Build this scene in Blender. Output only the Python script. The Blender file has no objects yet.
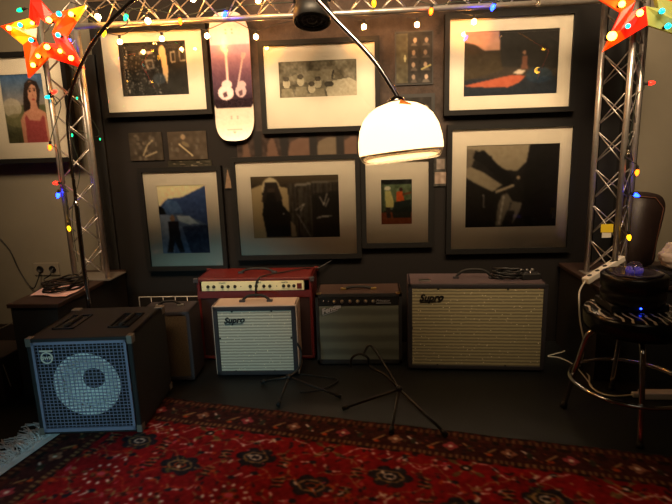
import bpy, bmesh, math, random
import numpy as np
from mathutils import Vector, Matrix, Euler
random.seed(7); rng = np.random.default_rng(7)
PI = math.pi
S = bpy.context.scene
COL = S.collection
# ------------------------------------------------------------------ camera
FPX, PITCH, ROLL, YAW, CH = 505.0, math.radians(11.5), math.radians(1.8), math.radians(4), 1.2
FW = Vector((-math.sin(YAW)*math.cos(PITCH), math.cos(YAW)*math.cos(PITCH), -math.sin(PITCH)))
_rt = Vector((math.cos(YAW), math.sin(YAW), 0)); _up = _rt.cross(FW)
RT = _rt*math.cos(ROLL) - _up*math.sin(ROLL)
UP = _up*math.cos(ROLL) + _rt*math.sin(ROLL)
CP = Vector((0, 0, CH))
cd = bpy.data.cameras.new('camera'); cam = bpy.data.objects.new('camera', cd); COL.objects.link(cam)
cd.sensor_width = 36; cd.lens = 36*FPX/672; cd.clip_start = .05
cam.matrix_world = Matrix.Translation(CP) @ Matrix((RT, UP, -FW)).transposed().to_4x4()
S.camera = cam
def _ray(px, py): return FW + RT*((px-336)/FPX) - UP*((py-252)/FPX)
def aY(px, py, Y):                      # point of the vertical plane Y seen there
    d = _ray(px, py); return CP + d*(Y/d.y)
def aZ(px, py, Z):                      # point of the level plane Z seen there
    d = _ray(px, py); return CP + d*((Z-CH)/d.z)
def aP(px, py, P0, n):
    d = _ray(px, py); return CP + d*((P0-CP).dot(n)/d.dot(n))
# ------------------------------------------------------------------ materials
def lin(c):
    return tuple((x/255/12.92) if x/255 <= .04045 else ((x/255+.055)/1.055)**2.4 for x in c)
MATS = {}
def mat(name, rgb=(128,128,128), rough=.6, metal=0, noise=0, scale=30, rgb2=None, bump=0, emit=None, estr=0, trans=0, coat=0, spec=.5, stretch=(1,1,1)):
    if name in MATS: return MATS[name]
    m = bpy.data.materials.new(name); m.use_nodes = True; nt = m.node_tree; b = nt.nodes['Principled BSDF']
    c = lin(rgb) + (1,); b.inputs['Base Color'].default_value = c
    b.inputs['Roughness'].default_value = rough; b.inputs['Metallic'].default_value = metal
    b.inputs['Specular IOR Level'].default_value = spec
    if coat: b.inputs['Coat Weight'].default_value = coat
    if trans: b.inputs['Transmission Weight'].default_value = trans
    if emit: b.inputs['Emission Color'].default_value = lin(emit)+(1,); b.inputs['Emission Strength'].default_value = estr
    if noise or rgb2 or bump:
        tc = nt.nodes.new('ShaderNodeTexCoord'); mp = nt.nodes.new('ShaderNodeMapping'); mp.inputs['Scale'].default_value = stretch
        nt.links.new(tc.outputs['Object'], mp.inputs[0])
        n = nt.nodes.new('ShaderNodeTexNoise'); n.inputs['Scale'].default_value = scale; n.inputs['Detail'].default_value = 6; n.inputs['Roughness'].default_value = .65
        nt.links.new(mp.outputs[0], n.inputs['Vector'])
        r = nt.nodes.new('ShaderNodeValToRGB'); r.color_ramp.elements[0].position = .35; r.color_ramp.elements[1].position = .68
        c2 = lin(rgb2)+(1,) if rgb2 else tuple(x*(1-noise) for x in c[:3])+(1,)
        r.color_ramp.elements[0].color = c2; r.color_ramp.elements[1].color = c
        nt.links.new(n.outputs['Fac'], r.inputs[0]); nt.links.new(r.outputs[0], b.inputs['Base Color'])
        if bump:
            bp = nt.nodes.new('ShaderNodeBump'); bp.inputs['Strength'].default_value = bump; bp.inputs['Distance'].default_value = .004
            nt.links.new(n.outputs['Fac'], bp.inputs['Height']); nt.links.new(bp.outputs[0], b.inputs['Normal'])
    MATS[name] = m; return m
def emat(name, rgb, st, base=(24,24,24)):
    return mat(name, base, .3, emit=rgb, estr=st)
def painted(name, rough=.5, bump=0):
    if name in MATS: return MATS[name]
    m = mat(name, (128,128,128), rough, spec=.22 if rough > .3 else .5); nt = m.node_tree; b = nt.nodes['Principled BSDF']
    a = nt.nodes.new('ShaderNodeAttribute'); a.attribute_name = 'Col'
    nt.links.new(a.outputs['Color'], b.inputs['Base Color'])
    if bump:
        n = nt.nodes.new('ShaderNodeTexNoise'); n.inputs['Scale'].default_value = 400
        bp = nt.nodes.new('ShaderNodeBump'); bp.inputs['Strength'].default_value = bump; bp.inputs['Distance'].default_value = .003
        tc = nt.nodes.new('ShaderNodeTexCoord'); nt.links.new(tc.outputs['Object'], n.inputs['Vector'])
        nt.links.new(n.outputs['Fac'], bp.inputs['Height']); nt.links.new(bp.outputs[0], b.inputs['Normal'])
    return m
def glass_pane(name='picture_glass', ior=1.5):
    if name in MATS: return MATS[name]
    m = bpy.data.materials.new(name); m.use_nodes = True; nt = m.node_tree; nt.nodes.clear()
    o = nt.nodes.new('ShaderNodeOutputMaterial'); t = nt.nodes.new('ShaderNodeBsdfTransparent'); g = nt.nodes.new('ShaderNodeBsdfGlossy')
    g.inputs['Roughness'].default_value = .03; mx = nt.nodes.new('ShaderNodeMixShader'); f = nt.nodes.new('ShaderNodeFresnel'); f.inputs[0].default_value = ior
    nt.links.new(f.outputs[0], mx.inputs[0]); nt.links.new(t.outputs[0], mx.inputs[1]); nt.links.new(g.outputs[0], mx.inputs[2]); nt.links.new(mx.outputs[0], o.inputs[0])
    MATS[name] = m; return m
def grille_cloth(name, c1, c2, c3, bands, rough=.55, glint=.13):
    m = mat(name, c1, rough); nt = m.node_tree; b = nt.nodes['Principled BSDF']
    tc = nt.nodes.new('ShaderNodeTexCoord')
    def wave(dirn, sc, dist):
        w = nt.nodes.new('ShaderNodeTexWave'); w.bands_direction = dirn; w.inputs['Scale'].default_value = sc; w.inputs['Distortion'].default_value = dist
        w.inputs['Detail'].default_value = 2; w.inputs['Detail Scale'].default_value = 2.0
        nt.links.new(tc.outputs['Object'], w.inputs['Vector']); return w
    w1 = wave('Z', bands, .9); w2 = wave('X', 95, .5)
    r = nt.nodes.new('ShaderNodeValToRGB'); r.color_ramp.elements[0].position = .15; r.color_ramp.elements[1].position = .8
    r.color_ramp.elements[0].color = lin(c2)+(1,); r.color_ramp.elements[1].color = lin(c1)+(1,)
    nt.links.new(w1.outputs['Fac'], r.inputs[0])
    mx = nt.nodes.new('ShaderNodeMix'); mx.data_type = 'RGBA'; mx.inputs[7].default_value = lin(c3)+(1,)
    mu = nt.nodes.new('ShaderNodeMath'); mu.operation = 'MULTIPLY'; mu.inputs[1].default_value = .35
    nt.links.new(w2.outputs['Fac'], mu.inputs[0]); nt.links.new(mu.outputs[0], mx.inputs[0]); nt.links.new(r.outputs[0], mx.inputs[6])
    v = nt.nodes.new('ShaderNodeTexVoronoi'); v.inputs['Scale'].default_value = 55; nt.links.new(tc.outputs['Object'], v.inputs['Vector'])
    lt = nt.nodes.new('ShaderNodeMath'); lt.operation = 'LESS_THAN'; lt.inputs[1].default_value = glint; nt.links.new(v.outputs['Distance'], lt.inputs[0])
    mx2 = nt.nodes.new('ShaderNodeMix'); mx2.data_type = 'RGBA'; mx2.inputs[7].default_value = lin((250,240,205))+(1,)
    nt.links.new(lt.outputs[0], mx2.inputs[0]); nt.links.new(mx.outputs[2], mx2.inputs[6]); nt.links.new(mx2.outputs[2], b.inputs['Base Color'])
    return m
M = dict(
    black=mat('black_paint', (22,22,22), .5), blackframe=mat('black_frame_wood', (12,11,10), .6, spec=.25, noise=.3, scale=12, stretch=(1,1,12)),
    mat=mat('mat_board', (226,216,196), .85, noise=.06, scale=4), chrome=mat('chrome', (200,200,205), .14, 1), alu=mat('truss_aluminium', (190,184,178), .34, .75, noise=.2, scale=40),
    cable=mat('black_cable', (18,18,18), .5), wcable=mat('white_cable', (215,210,195), .5), greencable=mat('green_cable', (16,34,22), .6),
    tolex=mat('black_tolex', (25,25,27), .75, noise=.4, scale=300, bump=.4), greytolex=mat('grey_tolex', (58,54,60), .75, noise=.25, scale=250, bump=.3),
    taupe=mat('taupe_tolex', (84,70,74), .7, noise=.2, scale=250, bump=.3), redtolex=mat('red_tolex', (96,18,14), .5, noise=.25, scale=200, bump=.3),
    browntolex=mat('brown_tolex', (62,42,34), .7, noise=.3, scale=250, bump=.3), cream=mat('cream_tolex', (188,168,154), .6, noise=.06, scale=200),
    darkfront=mat('dark_grey_front', (44,42,48), .65, noise=.2, scale=200), panelcream=mat('control_panel_cream', (222,214,170), .4),
    panelblack=mat('control_panel_black', (24,26,26), .35), white=mat('white_plastic', (226,220,205), .5), rubber=mat('black_rubber', (15,15,15), .7),
    whitewire=mat('white_wire', (190,186,178), .5), nickel=mat('nickel', (180,178,172), .3, 1), gold=mat('brass_handle_cap', (190,160,90), .3, 1),
    paper=mat('pale_paper', (238,200,205), .8), yellow=mat('yellow_tag', (235,205,40), .7), orange=mat('orange_tag', (225,130,30), .6),
    brownleather=mat('dark_brown_leather', (40,27,23), .5, noise=.3, scale=60, bump=.3), letter=mat('black_lettering', (12,12,12), .5), silver=mat('silver_lettering', (190,190,190), .35, .6),
)
# ------------------------------------------------------------------ mesh builder
class MB:
    def __init__(s): s.v = []; s.f = []; s.m = []; s.sm = []
    def add(s, vs, fs, mi=0, T=None, smooth=False):
        o = len(s.v)
        for p in vs:
            p = Vector(p); s.v.append(T @ p if T else p)
        for f in fs: s.f.append([i+o for i in f]); s.m.append(mi); s.sm.append(smooth)
        return s
    def box(s, x0, x1, y0, y1, z0, z1, mi=0, T=None, ch=0):
        if ch > 0:                                   # chamfered box
            bm = bmesh.new(); bmesh.ops.create_cube(bm, size=1)
            bmesh.ops.scale(bm, vec=(x1-x0, y1-y0, z1-z0), verts=bm.verts)
            bmesh.ops.bevel(bm, geom=list(bm.edges), offset=ch, segments=3, profile=.5, affect='EDGES')
            bmesh.ops.translate(bm, vec=((x0+x1)/2, (y0+y1)/2, (z0+z1)/2), verts=bm.verts)
            bm.verts.index_update(); vs = [v.co.copy() for v in bm.verts]; fs = [[v.index for v in f.verts] for f in bm.faces]; bm.free()
            return s.add(vs, fs, mi, T)
        vs = [(x, y, z) for z in (z0, z1) for y in (y0, y1) for x in (x0, x1)]
        return s.add(vs, [(0,2,3,1),(4,5,7,6),(0,1,5,4),(2,6,7,3),(0,4,6,2),(1,3,7,5)], mi, T)
    def tube(s, pts, r, n=8, mi=0, closed=False, T=None, caps=True):
        pts = [Vector(p) for p in pts]; k = len(pts); vs = []; nrm = None
        for i, p in enumerate(pts):
            a = pts[(i-1) % k] if (closed or i) else p; b = pts[(i+1) % k] if (closed or i < k-1) else p
            t = (b-a).normalized() if (b-a).length > 1e-9 else Vector((0,0,1))
            if nrm is None:
                nrm = t.cross(Vector((0,0,1))) if abs(t.z) < .9 else t.cross(Vector((1,0,0)))
            nrm = (nrm - t*nrm.dot(t)).normalized(); bn = t.cross(nrm)
            rr = r[i] if isinstance(r, (list, tuple)) else r
            for j in range(n):
                q = 2*PI*j/n; vs.append(p + nrm*(rr*math.cos(q)) + bn*(rr*math.sin(q)))
        fs = []
        for i in range(k if closed else k-1):
            for j in range(n):
                a = i*n+j; b = i*n+(j+1) % n; i2 = (i+1) % k; fs.append((a, b, i2*n+(j+1) % n, i2*n+j))
        if caps and not closed: fs.append(list(range(n))[::-1]); fs.append([(k-1)*n+j for j in range(n)])
        return s.add(vs, fs, mi, T, True)
    def lathe(s, prof, n=24, mi=0, T=None, smooth=True, cap=True):    # profile of (r, z) about local z
        vs = []; fs = []
        for r, z in prof:
            for j in range(n): q = 2*PI*j/n; vs.append((r*math.cos(q), r*math.sin(q), z))
        for i in range(len(prof)-1):
            for j in range(n): fs.append((i*n+j, i*n+(j+1) % n, (i+1)*n+(j+1) % n, (i+1)*n+j))
        if cap and prof[0][0] > 1e-6: fs.append(list(range(n))[::-1])
        if cap and prof[-1][0] > 1e-6: fs.append([(len(prof)-1)*n+j for j in range(n)])
        return s.add(vs, fs, mi, T, smooth)
    def prism(s, poly, y0, y1, mi=0, T=None):        # polygon in XZ, extruded along y
        n = len(poly); vs = [(x, y0, z) for x, z in poly]+[(x, y1, z) for x, z in poly]
        fs = [list(range(n)), list(range(n, 2*n))[::-1]]+[(i, i+n, (i+1) % n+n, (i+1) % n) for i in range(n)]
        return s.add(vs, fs, mi, T)
    def ball(s, c, r, mi=0, n=10, sc=(1,1,1)):
        prof = [(r*math.sin(PI*i/n), -r*math.cos(PI*i/n)) for i in range(n+1)]
        prof[0] = (1e-5, -r); prof[-1] = (1e-5, r)
        return s.lathe(prof, 14, mi, Matrix.Translation(c) @ Matrix.Diagonal((*sc, 1)))
    def build(s, name, mats, parent=None, world=False, recalc=True):
        me = bpy.data.meshes.new(name); vs = s.v
        if world and parent is not None:
            chain = parent.matrix_basis.copy(); q = parent.parent
            while q: chain = q.matrix_basis @ chain; q = q.parent
            iv = chain.inverted(); vs = [iv @ v for v in vs]
        me.from_pydata([tuple(v) for v in vs], [], s.f)
        me.polygons.foreach_set('material_index', s.m); me.polygons.foreach_set('use_smooth', s.sm)
        for m in (mats if isinstance(mats, (list, tuple)) else [mats]): me.materials.append(m)
        if recalc:
            bm = bmesh.new(); bm.from_mesh(me); bmesh.ops.recalc_face_normals(bm, faces=bm.faces); bm.to_mesh(me); bm.free()
        me.update(); o = bpy.data.objects.new(name, me); COL.objects.link(o)
        if parent is not None: o.parent = parent
        return o
def origin_to(o, p):                      # move a single-mesh thing's origin to p
    p = Vector(p); o.data.transform(Matrix.Translation(-p)); o.location = p; return o
def tag(o, label, cat, group=None, kind=None):
    o['label'] = label; o['category'] = cat
    if group: o['group'] = group
    if kind: o['kind'] = kind
    return o
def thing(name, label, cat, loc=(0,0,0), rz=0, group=None, rot=None):
    o = bpy.data.objects.new(name, None); o.empty_display_size = .05; COL.objects.link(o)
    o.location = loc; o.rotation_euler = rot if rot else (0, 0, rz); return tag(o, label, cat, group)
def struct(o): o['kind'] = 'structure'; return o
def copy_tree(o, parent=None):
    c = o.copy(); COL.objects.link(c)
    if parent is not None: c.parent = parent
    for ch in [x for x in KIDS.get(o.name, [])]: copy_tree(ch, c)
    return c
KIDS = {}
def smooth_path(pts, sub=8, closed=False):
    pts = [Vector(p) for p in pts]; out = []; n = len(pts)
    for i in range(n if closed else n-1):
        p0 = pts[(i-1) % n] if closed or i > 0 else pts[i]; p1 = pts[i]; p2 = pts[(i+1) % n]; p3 = pts[(i+2) % n] if closed or i+2 < n else p2
        for k in range(sub):
            t = k/sub; out.append(.5*((2*p1)+(-p0+p2)*t+(2*p0-5*p1+4*p2-p3)*t*t+(-p0+3*p1-3*p2+p3)*t**3))
    if not closed: out.append(pts[-1])
    return out
def text_obj(s, size, m, parent, loc, rot=(PI/2,0,0), shear=.0, ext=.001, bold=0, name='logo', align='LEFT'):
    cu = bpy.data.curves.new(name, 'FONT'); cu.body = s; cu.size = size; cu.shear = shear; cu.extrude = ext; cu.offset = bold; cu.align_x = align; cu.resolution_u = 3
    t = bpy.data.objects.new(name+'_tmp', cu); COL.objects.link(t); bpy.context.view_layer.update()
    me = bpy.data.meshes.new_from_object(t.evaluated_get(bpy.context.evaluated_depsgraph_get())); bpy.data.objects.remove(t); bpy.data.curves.remove(cu)
    me.materials.clear(); me.materials.append(m); o = bpy.data.objects.new(name, me); COL.objects.link(o); o.parent = parent; o.location = loc; o.rotation_euler = rot; return o
# ------------------------------------------------------------------ painter for printed pictures
class Cv:
    def __init__(s, W, H, c=(0,0,0)):
        s.W, s.H = W, H; s.a = np.zeros((H, W, 3)); s.a[:] = c
        s.X, s.Y = np.meshgrid((np.arange(W)+.5)/W, (np.arange(H)+.5)/H)      # y down
    def grad(s, c0, c1, y0=0, y1=1):
        t = np.clip((s.Y-y0)/(y1-y0), 0, 1)[..., None]; m = (s.Y >= y0) & (s.Y <= y1)
        g = np.array(c0)*(1-t)+np.array(c1)*t; s.a[m] = g[m]; return s
    def put(s, m, c, al=1): s.a[m] = s.a[m]*(1-al)+np.array(c)*al; return s
    def poly(s, P, c, al=1):
        m = np.zeros(s.X.shape, bool); n = len(P)
        for i in range(n):
            x0, y0 = P[i]; x1, y1 = P[(i+1) % n]
            if y0 == y1: continue
            m ^= ((y0 > s.Y) != (y1 > s.Y)) & (s.X < (x1-x0)*(s.Y-y0)/(y1-y0)+x0)
        return s.put(m, c, al)
    def ell(s, x, y, rx, ry, c, al=1): return s.put(((s.X-x)/rx)**2+((s.Y-y)/ry)**2 < 1, c, al)
    def line(s, P, w, c, al=1):
        asp = s.H/s.W
        for (x0, y0), (x1, y1) in zip(P, P[1:]):
            dx, dy = x1-x0, (y1-y0)*asp; L = dx*dx+dy*dy+1e-9
            t = np.clip(((s.X-x0)*dx+(s.Y-y0)*asp*dy)/L, 0, 1)
            s.put(np.hypot(s.X-x0-t*dx, (s.Y-y0)*asp-t*dy) < w, c, al)
        return s
    def noise(s, amp, cell=4, tint=(1,1,1)):
        h, w = s.H//cell+2, s.W//cell+2; r = rng.normal(0, 1, (h, w)); r = np.kron(r, np.ones((cell, cell)))[:s.H, :s.W]
        k = max(1, cell//2)
        for ax in (0, 1): r = sum(np.roll(r, i, ax) for i in range(-k, k+1))/(2*k+1)
        s.a = np.clip(s.a+(r*amp)[..., None]*np.array(tint), 0, 255); return s
    def blur(s, k=1):
        for ax in (0, 1): s.a = (np.roll(s.a, 1, ax)+s.a*2+np.roll(s.a, -1, ax))/4 if k == 1 else s.a
        return s
    def linear(s):
        c = np.clip(s.a, 0, 255)/255; return np.where(c <= .04045, c/12.92, ((c+.055)/1.055)**2.4)
def paint_mesh(name, cv, w, h, m, parent, y=0, fn=None, cx=0, cz=0, mask=None):
    """a sheet of w x h in the XZ plane facing -y, carrying the picture's colours"""
    W, H = cv.W, cv.H; xs = (np.linspace(-w/2, w/2, W)); zs = np.linspace(h/2, -h/2, H)
    X, Z = np.meshgrid(xs, zs); P = np.stack([X+cx, np.full_like(X, y), Z+cz], -1).reshape(-1, 3)
    if fn is not None: P = fn(P)
    idx = np.arange(W*H).reshape(H, W)
    F = np.stack([idx[:-1, :-1], idx[1:, :-1], idx[1:, 1:], idx[:-1, 1:]], -1).reshape(-1, 4)
    me = bpy.data.meshes.new(name); me.vertices.add(len(P)); me.vertices.foreach_set('co', P.ravel())
    me.loops.add(F.size); me.loops.foreach_set('vertex_index', F.ravel().astype(np.int32)); me.polygons.add(len(F))
    me.polygons.foreach_set('loop_start', np.arange(0, F.size, 4, dtype=np.int32))
    at = me.color_attributes.new('Col', 'FLOAT_COLOR', 'POINT')
    c = np.ones((W*H, 4), np.float32); c[:, :3] = cv.linear().reshape(-1, 3); at.data.foreach_set('color', c.ravel())
    me.update(calc_edges=True); me.validate(); me.materials.append(m)
    o = bpy.data.objects.new(name, me); COL.objects.link(o)
    if parent is not None: o.parent = parent
    return o
PHOTO = painted('printed_photograph', .55)
# ------------------------------------------------------------------ setting
BW = 3.08
wall = mat('grey_green_wall', (118,111,95), .8, noise=.12, scale=3, bump=.1)
flr = mat('dark_floor', (24,28,30), .5, noise=.35, scale=7, bump=.05, spec=.3)
struct(MB().box(-2.9, 2.6, BW, BW+.1, 0, 3.5).build('wall_back', wall))
struct(MB().box(-3.0, -2.9, -2.2, BW+.1, 0, 3.5).build('wall_left', wall))
struct(MB().box(2.6, 2.7, -2.2, BW+.1, 0, 3.5).build('wall_right', wall))
struct(MB().box(-3.0, 2.7, -2.3, -2.2, 0, 3.5).build('wall_front', wall))
struct(MB().box(-3.0, 2.7, -2.3, BW+.1, -.1, 0).build('floor', flr))
struct(MB().box(-3.0, 2.7, -2.3, BW+.1, 3.5, 3.6).build('ceiling', mat('ceiling_paint', (70,62,50), .9)))
# black backdrop wall, papered and worn
bd = mat('backdrop_paper', (84,72,66), .75, spec=.2, rgb2=(34,28,25), scale=3.2, bump=.15); nt = bd.node_tree
nn = [n for n in nt.nodes if n.type == 'TEX_NOISE'][0]; nn.inputs['Detail'].default_value = 12; nn.inputs['Roughness'].default_value = .78
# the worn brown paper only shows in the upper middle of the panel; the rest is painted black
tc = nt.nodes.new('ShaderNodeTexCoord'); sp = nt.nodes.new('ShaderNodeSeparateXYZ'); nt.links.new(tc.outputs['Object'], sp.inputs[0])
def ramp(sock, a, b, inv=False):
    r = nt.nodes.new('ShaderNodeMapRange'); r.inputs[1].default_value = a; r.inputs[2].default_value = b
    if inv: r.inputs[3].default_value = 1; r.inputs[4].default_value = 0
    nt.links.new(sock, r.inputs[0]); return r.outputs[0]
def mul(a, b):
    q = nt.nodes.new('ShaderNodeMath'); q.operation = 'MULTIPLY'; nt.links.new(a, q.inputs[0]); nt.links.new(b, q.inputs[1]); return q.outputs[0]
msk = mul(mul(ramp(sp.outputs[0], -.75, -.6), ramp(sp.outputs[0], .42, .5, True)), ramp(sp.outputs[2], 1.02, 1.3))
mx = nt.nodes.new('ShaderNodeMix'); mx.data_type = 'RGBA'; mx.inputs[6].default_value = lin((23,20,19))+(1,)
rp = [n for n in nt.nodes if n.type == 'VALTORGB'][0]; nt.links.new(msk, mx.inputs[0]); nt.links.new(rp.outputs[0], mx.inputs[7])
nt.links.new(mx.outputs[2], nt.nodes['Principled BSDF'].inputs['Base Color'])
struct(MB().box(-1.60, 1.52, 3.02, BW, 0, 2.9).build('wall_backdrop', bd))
struct(MB().box(-1.66, -1.58, 3.0, BW, 0, 1.78).build('black_strip_1', M['black']))  # plain black upright strips near both sides of the backdrop
struct(MB().box(1.30, 1.40, 3.0, 3.02, 0, 2.9).build('black_strip_2', M['black']))
struct(MB().box(-2.9, -1.66, 3.06, BW, 0, .12).build('baseboard_left', mat('dark_skirting', (34,26,22), .6)))
struct(MB().box(1.52, 2.6, 3.06, BW, 0, .12).build('baseboard_right', mat('dark_skirting', (34,26,22), .6)))
# ------------------------------------------------------------------ framed pictures
def framed(label, corners, photo, cv, name='framed_photograph', Y=3.0, fw=.028, cat='framed picture', glass=True, tilt=0):
    """corners: mat board outline tl, tr, bl, br; photo: outline x0,y0,x1,y1 at its middle lines"""
    P = [aY(*c, Y-.012) for c in corners]
    cx = sum(p.x for p in P)/4; zt = (P[0].z+P[1].z)/2; zb = (P[2].z+P[3].z)/2
    w = ((P[1].x-P[0].x)+(P[3].x-P[2].x))/2; h = zt-zb; cz = (zt+zb)/2
    t = thing(name, label, cat, (cx, Y+.019, cz), group=None, rot=(0, math.radians(tilt), 0))
    a, b = aY(photo[0], photo[1], Y-.012), aY(photo[2], photo[3], Y-.012)
    mb = MB(); W2, H2 = w/2, h/2; d0, d1 = -.042, 0.0
    for pr in (((-W2-fw, -H2-fw), (W2+fw, -H2-fw), (W2, -H2), (-W2, -H2)), ((-W2-fw, H2+fw), (-W2, H2), (W2, H2), (W2+fw, H2+fw)),
               ((-W2-fw, -H2-fw), (-W2, -H2), (-W2, H2), (-W2-fw, H2+fw)), ((W2+fw, -H2-fw), (W2+fw, H2+fw), (W2, H2), (W2, -H2))):
        mb.prism(pr, d0, d1)
    mb.box(-W2, W2, -.006, 0, -H2, H2)
    mb.build('frame', M['blackframe'], t)
    pw, ph = b.x-a.x, a.z-b.z; px, pz = (a.x+b.x)/2-cx, (a.z+b.z)/2-cz
    e = .004; mm = MB()                                  # mat board with a cut window and a dark fillet round the print
    x0, x1, z0, z1 = px-pw/2, px+pw/2, pz-ph/2, pz+ph/2
    for q in ((-W2, W2, z1, H2), (-W2, W2, -H2, z0), (-W2, x0, z0, z1), (x1, W2, z0, z1)): mm.box(q[0], q[1], -.026, -.022, q[2], q[3])
    mm.build('mat_board', M['mat'], t)
    pr = paint_mesh('print', cv, pw+.004, ph+.004, PHOTO, t, y=-.0215, cx=px, cz=pz)
    MB().box(-W2, W2, -.033, -.031, -H2, H2).build('glass', glass_pane(), t)
    return t
# pictures -----------------------------------------------------------
def g(v): return (v, v*.97, v*.9)
# portrait of a dark-haired person, colour
c = Cv(90, 110); c.grad((66,104,150), (150,140,130), 0, .45).grad((96,100,70), (60,60,38), .45, 1).noise(12, 10)
c.ell(.2, .48, .22, .14, (190,180,160), .8).ell(.3, .66, .3, .1, (120,116,80), .7)
c.poly([(.5,.3),(.56,.14),(.68,.08),(.84,.12),(.9,.24),(.84,.42),(.8,.6),(.52,.62),(.46,.5)], (40,28,24)).ell(.7, .27, .115, .165, (200,146,118)).poly([(.56,.24),(.6,.14),(.78,.1),(.84,.2),(.72,.15),(.62,.22),(.6,.34)], (44,30,26))
c.ell(.66, .25, .026, .012, (34,22,20)).ell(.77, .24, .024, .012, (34,22,20)).line([(.62,.22),(.69,.215)], .006, (40,26,22)).line([(.74,.21),(.8,.215)], .006, (40,26,22)).ell(.72, .31, .016, .02, (170,112,90)).ell(.72, .37, .04, .014, (150,60,55))
c.poly([(.64,.4),(.78,.4),(.8,.5),(.96,.56),(1,.8),(1,1),(.36,1),(.36,.66),(.46,.55),(.62,.5)], (194,138,112)).poly([(.46,.62),(.5,.58),(.56,.66),(.8,.68),(.88,.6),(.92,.62),(.93,1),(.44,1)], (150,66,66)).poly([(.36,.66),(.44,.6),(.43,1),(.36,1)], (186,130,104)).noise(7, 2).blur()
framed('colour portrait of a dark-haired person in red, far left on the grey wall', [(-32,60),(65,54),(-20,160),(68,157)], (-2,75,50,142), c)
# bar interior with glowing hanging garment
c = Cv(110, 80); c.a[:] = (22,22,20); c.noise(9, 5)
c.poly([(.3,.19),(.5,.17),(.5,.22),(.3,.24)], g(150)).poly([(.38,.33),(.5,.32),(.51,.5),(.4,.51)], g(120)).poly([(.41,.37),(.48,.36),(.48,.47),(.42,.47)], g(40))
c.ell(.64, .2, .05, .12, (210,180,130)).poly([(.6,.15),(.69,.15),(.71,.55),(.68,.78),(.63,.6)], (205,180,135)).poly([(.75,.2),(.83,.19),(.83,.4),(.76,.41)], g(150)).poly([(.77,.23),(.82,.23),(.82,.37),(.77,.38)], g(20))
c.poly([(.88,.17),(.97,.16),(.98,.38),(.89,.39)], g(130)).poly([(.9,.2),(.96,.2),(.97,.35),(.9,.36)], g(25))
for i in range(170):
    x, y = rng.uniform(.08, .6), rng.uniform(.2, .97); k = rng.uniform(50, 170)
    c.ell(x, y, .008, .012, (k, k*.98, k*.95))
c.ell(.57, .68, .1, .1, (70,90,110), .45)
for i in range(14): c.ell(.1+.02*math.sin(i), .1+i*.06, .012, .016, g(190))
c.blur()
framed('black-and-white photograph of a cluttered room, white mat, top left under the beam', [(101,38),(200,24),(108,112),(208,110)], (117,43,189,94), c)
# group reclining, sepia
c = Cv(110, 50); c.a[:] = (104,98,80); c.grad((120,112,92), (82,76,60)).noise(22, 6).noise(10, 2)
c.poly([(.05,.5),(.3,.3),(.7,.25),(.72,.5),(.4,.6)], (150,142,118), .6)
for x, y in ((.28,.55),(.5,.62),(.1,.6),(.42,.75)): c.ell(x, y, .045, .13, (196,186,158), .8).ell(x, y-.12, .04, .07, (70,62,50), .9).poly([(x-.08,1),(x-.06,y+.15),(x+.07,y+.15),(x+.1,1)], (140,132,108), .8)
c.poly([(.6,.8),(.66,.58),(.9,.5),(1,.62),(1,1),(.62,1)], (188,180,156), .85).line([(.7,.3),(.68,.5)], .012, (50,45,38)).ell(.64, .65, .06, .08, (60,56,46)).noise(10, 2)
framed('wide sepia photograph of reclining figures in a large white mat, top centre', [(262,46),(372,42),(268,128),(378,126)], (278,62,357,95), c)
# dusk landscape with a seated figure on a carpet
c = Cv(110, 80); c.a[:] = (40,34,22); c.grad((176,132,120), (196,150,120), 0, .3)
c.poly([(0,.16),(.12,.2),(.22,.3),(.4,.32),(1,.3),(1,1),(0,1)], (48,40,30)).poly([(.37,0),(1,0),(1,.6),(.4,.55)], (30,27,22)).grad((24,30,38), (20,30,42), .72, 1)
c.poly([(0,.28),(.38,.33),(.42,.6),(0,.75)], (60,48,24), .8).poly([(.0,.82),(.52,.68),(.66,.7),(.6,.8),(.48,.87),(.1,.85)], (168,84,56)).poly([(.52,.66),(.58,.6),(.66,.62),(.62,.68)], (196,180,160))
c.ell(.64, .35, .018, .035, (150,110,84)).poly([(.62,.4),(.67,.4),(.68,.6),(.61,.6)], (110,70,52)).ell(.8, .7, .14, .12, (24,50,72), .6).noise(5, 3).blur()
framed('dusk landscape photograph with an orange carpet and seated figure, top right', [(450,19),(575,14),(449,109),(568,108)], (465,32,557,93), c)
# blue harbour figure
c = Cv(70, 96); c.grad((208,188,150), (196,180,150), 0, .3); c.poly([(.2,.2),(.5,.18),(.75,.1),(1,.02),(1,.6),(.8,.56),(.5,.45),(.2,.4),(.05,.3)], (44,62,100)).poly([(.1,.32),(.2,.2),(.4,.24),(.5,.4),(.15,.42)], (64,90,128), .9)
c.poly([(0,.42),(.5,.42),(1,.58),(1,1),(0,1)], (70,86,112)).poly([(0,.42),(.3,.44),(.25,1),(0,1)], (110,124,144)).poly([(.35,.44),(.62,.45),(.8,.56),(.6,.57),(.4,.52)], (140,156,168)).poly([(.45,.6),(1,.58),(1,1),(.6,1)], (22,30,52), .85)
c.ell(.27, .48, .05, .05, (120,90,70)).poly([(.17,.52),(.38,.52),(.4,.75),(.46,.98),(.36,.98),(.28,.8),(.22,.98),(.1,.98),(.17,.76)], (22,20,26)).noise(7, 3).blur()
c.a = np.clip(c.a*1.3, 0, 255)
framed('blue-toned photograph of a standing figure by a harbour, lower left behind red amp', [(142,173),(217,170),(152,268),(223,264)], (156,186,210,253), c)
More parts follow.
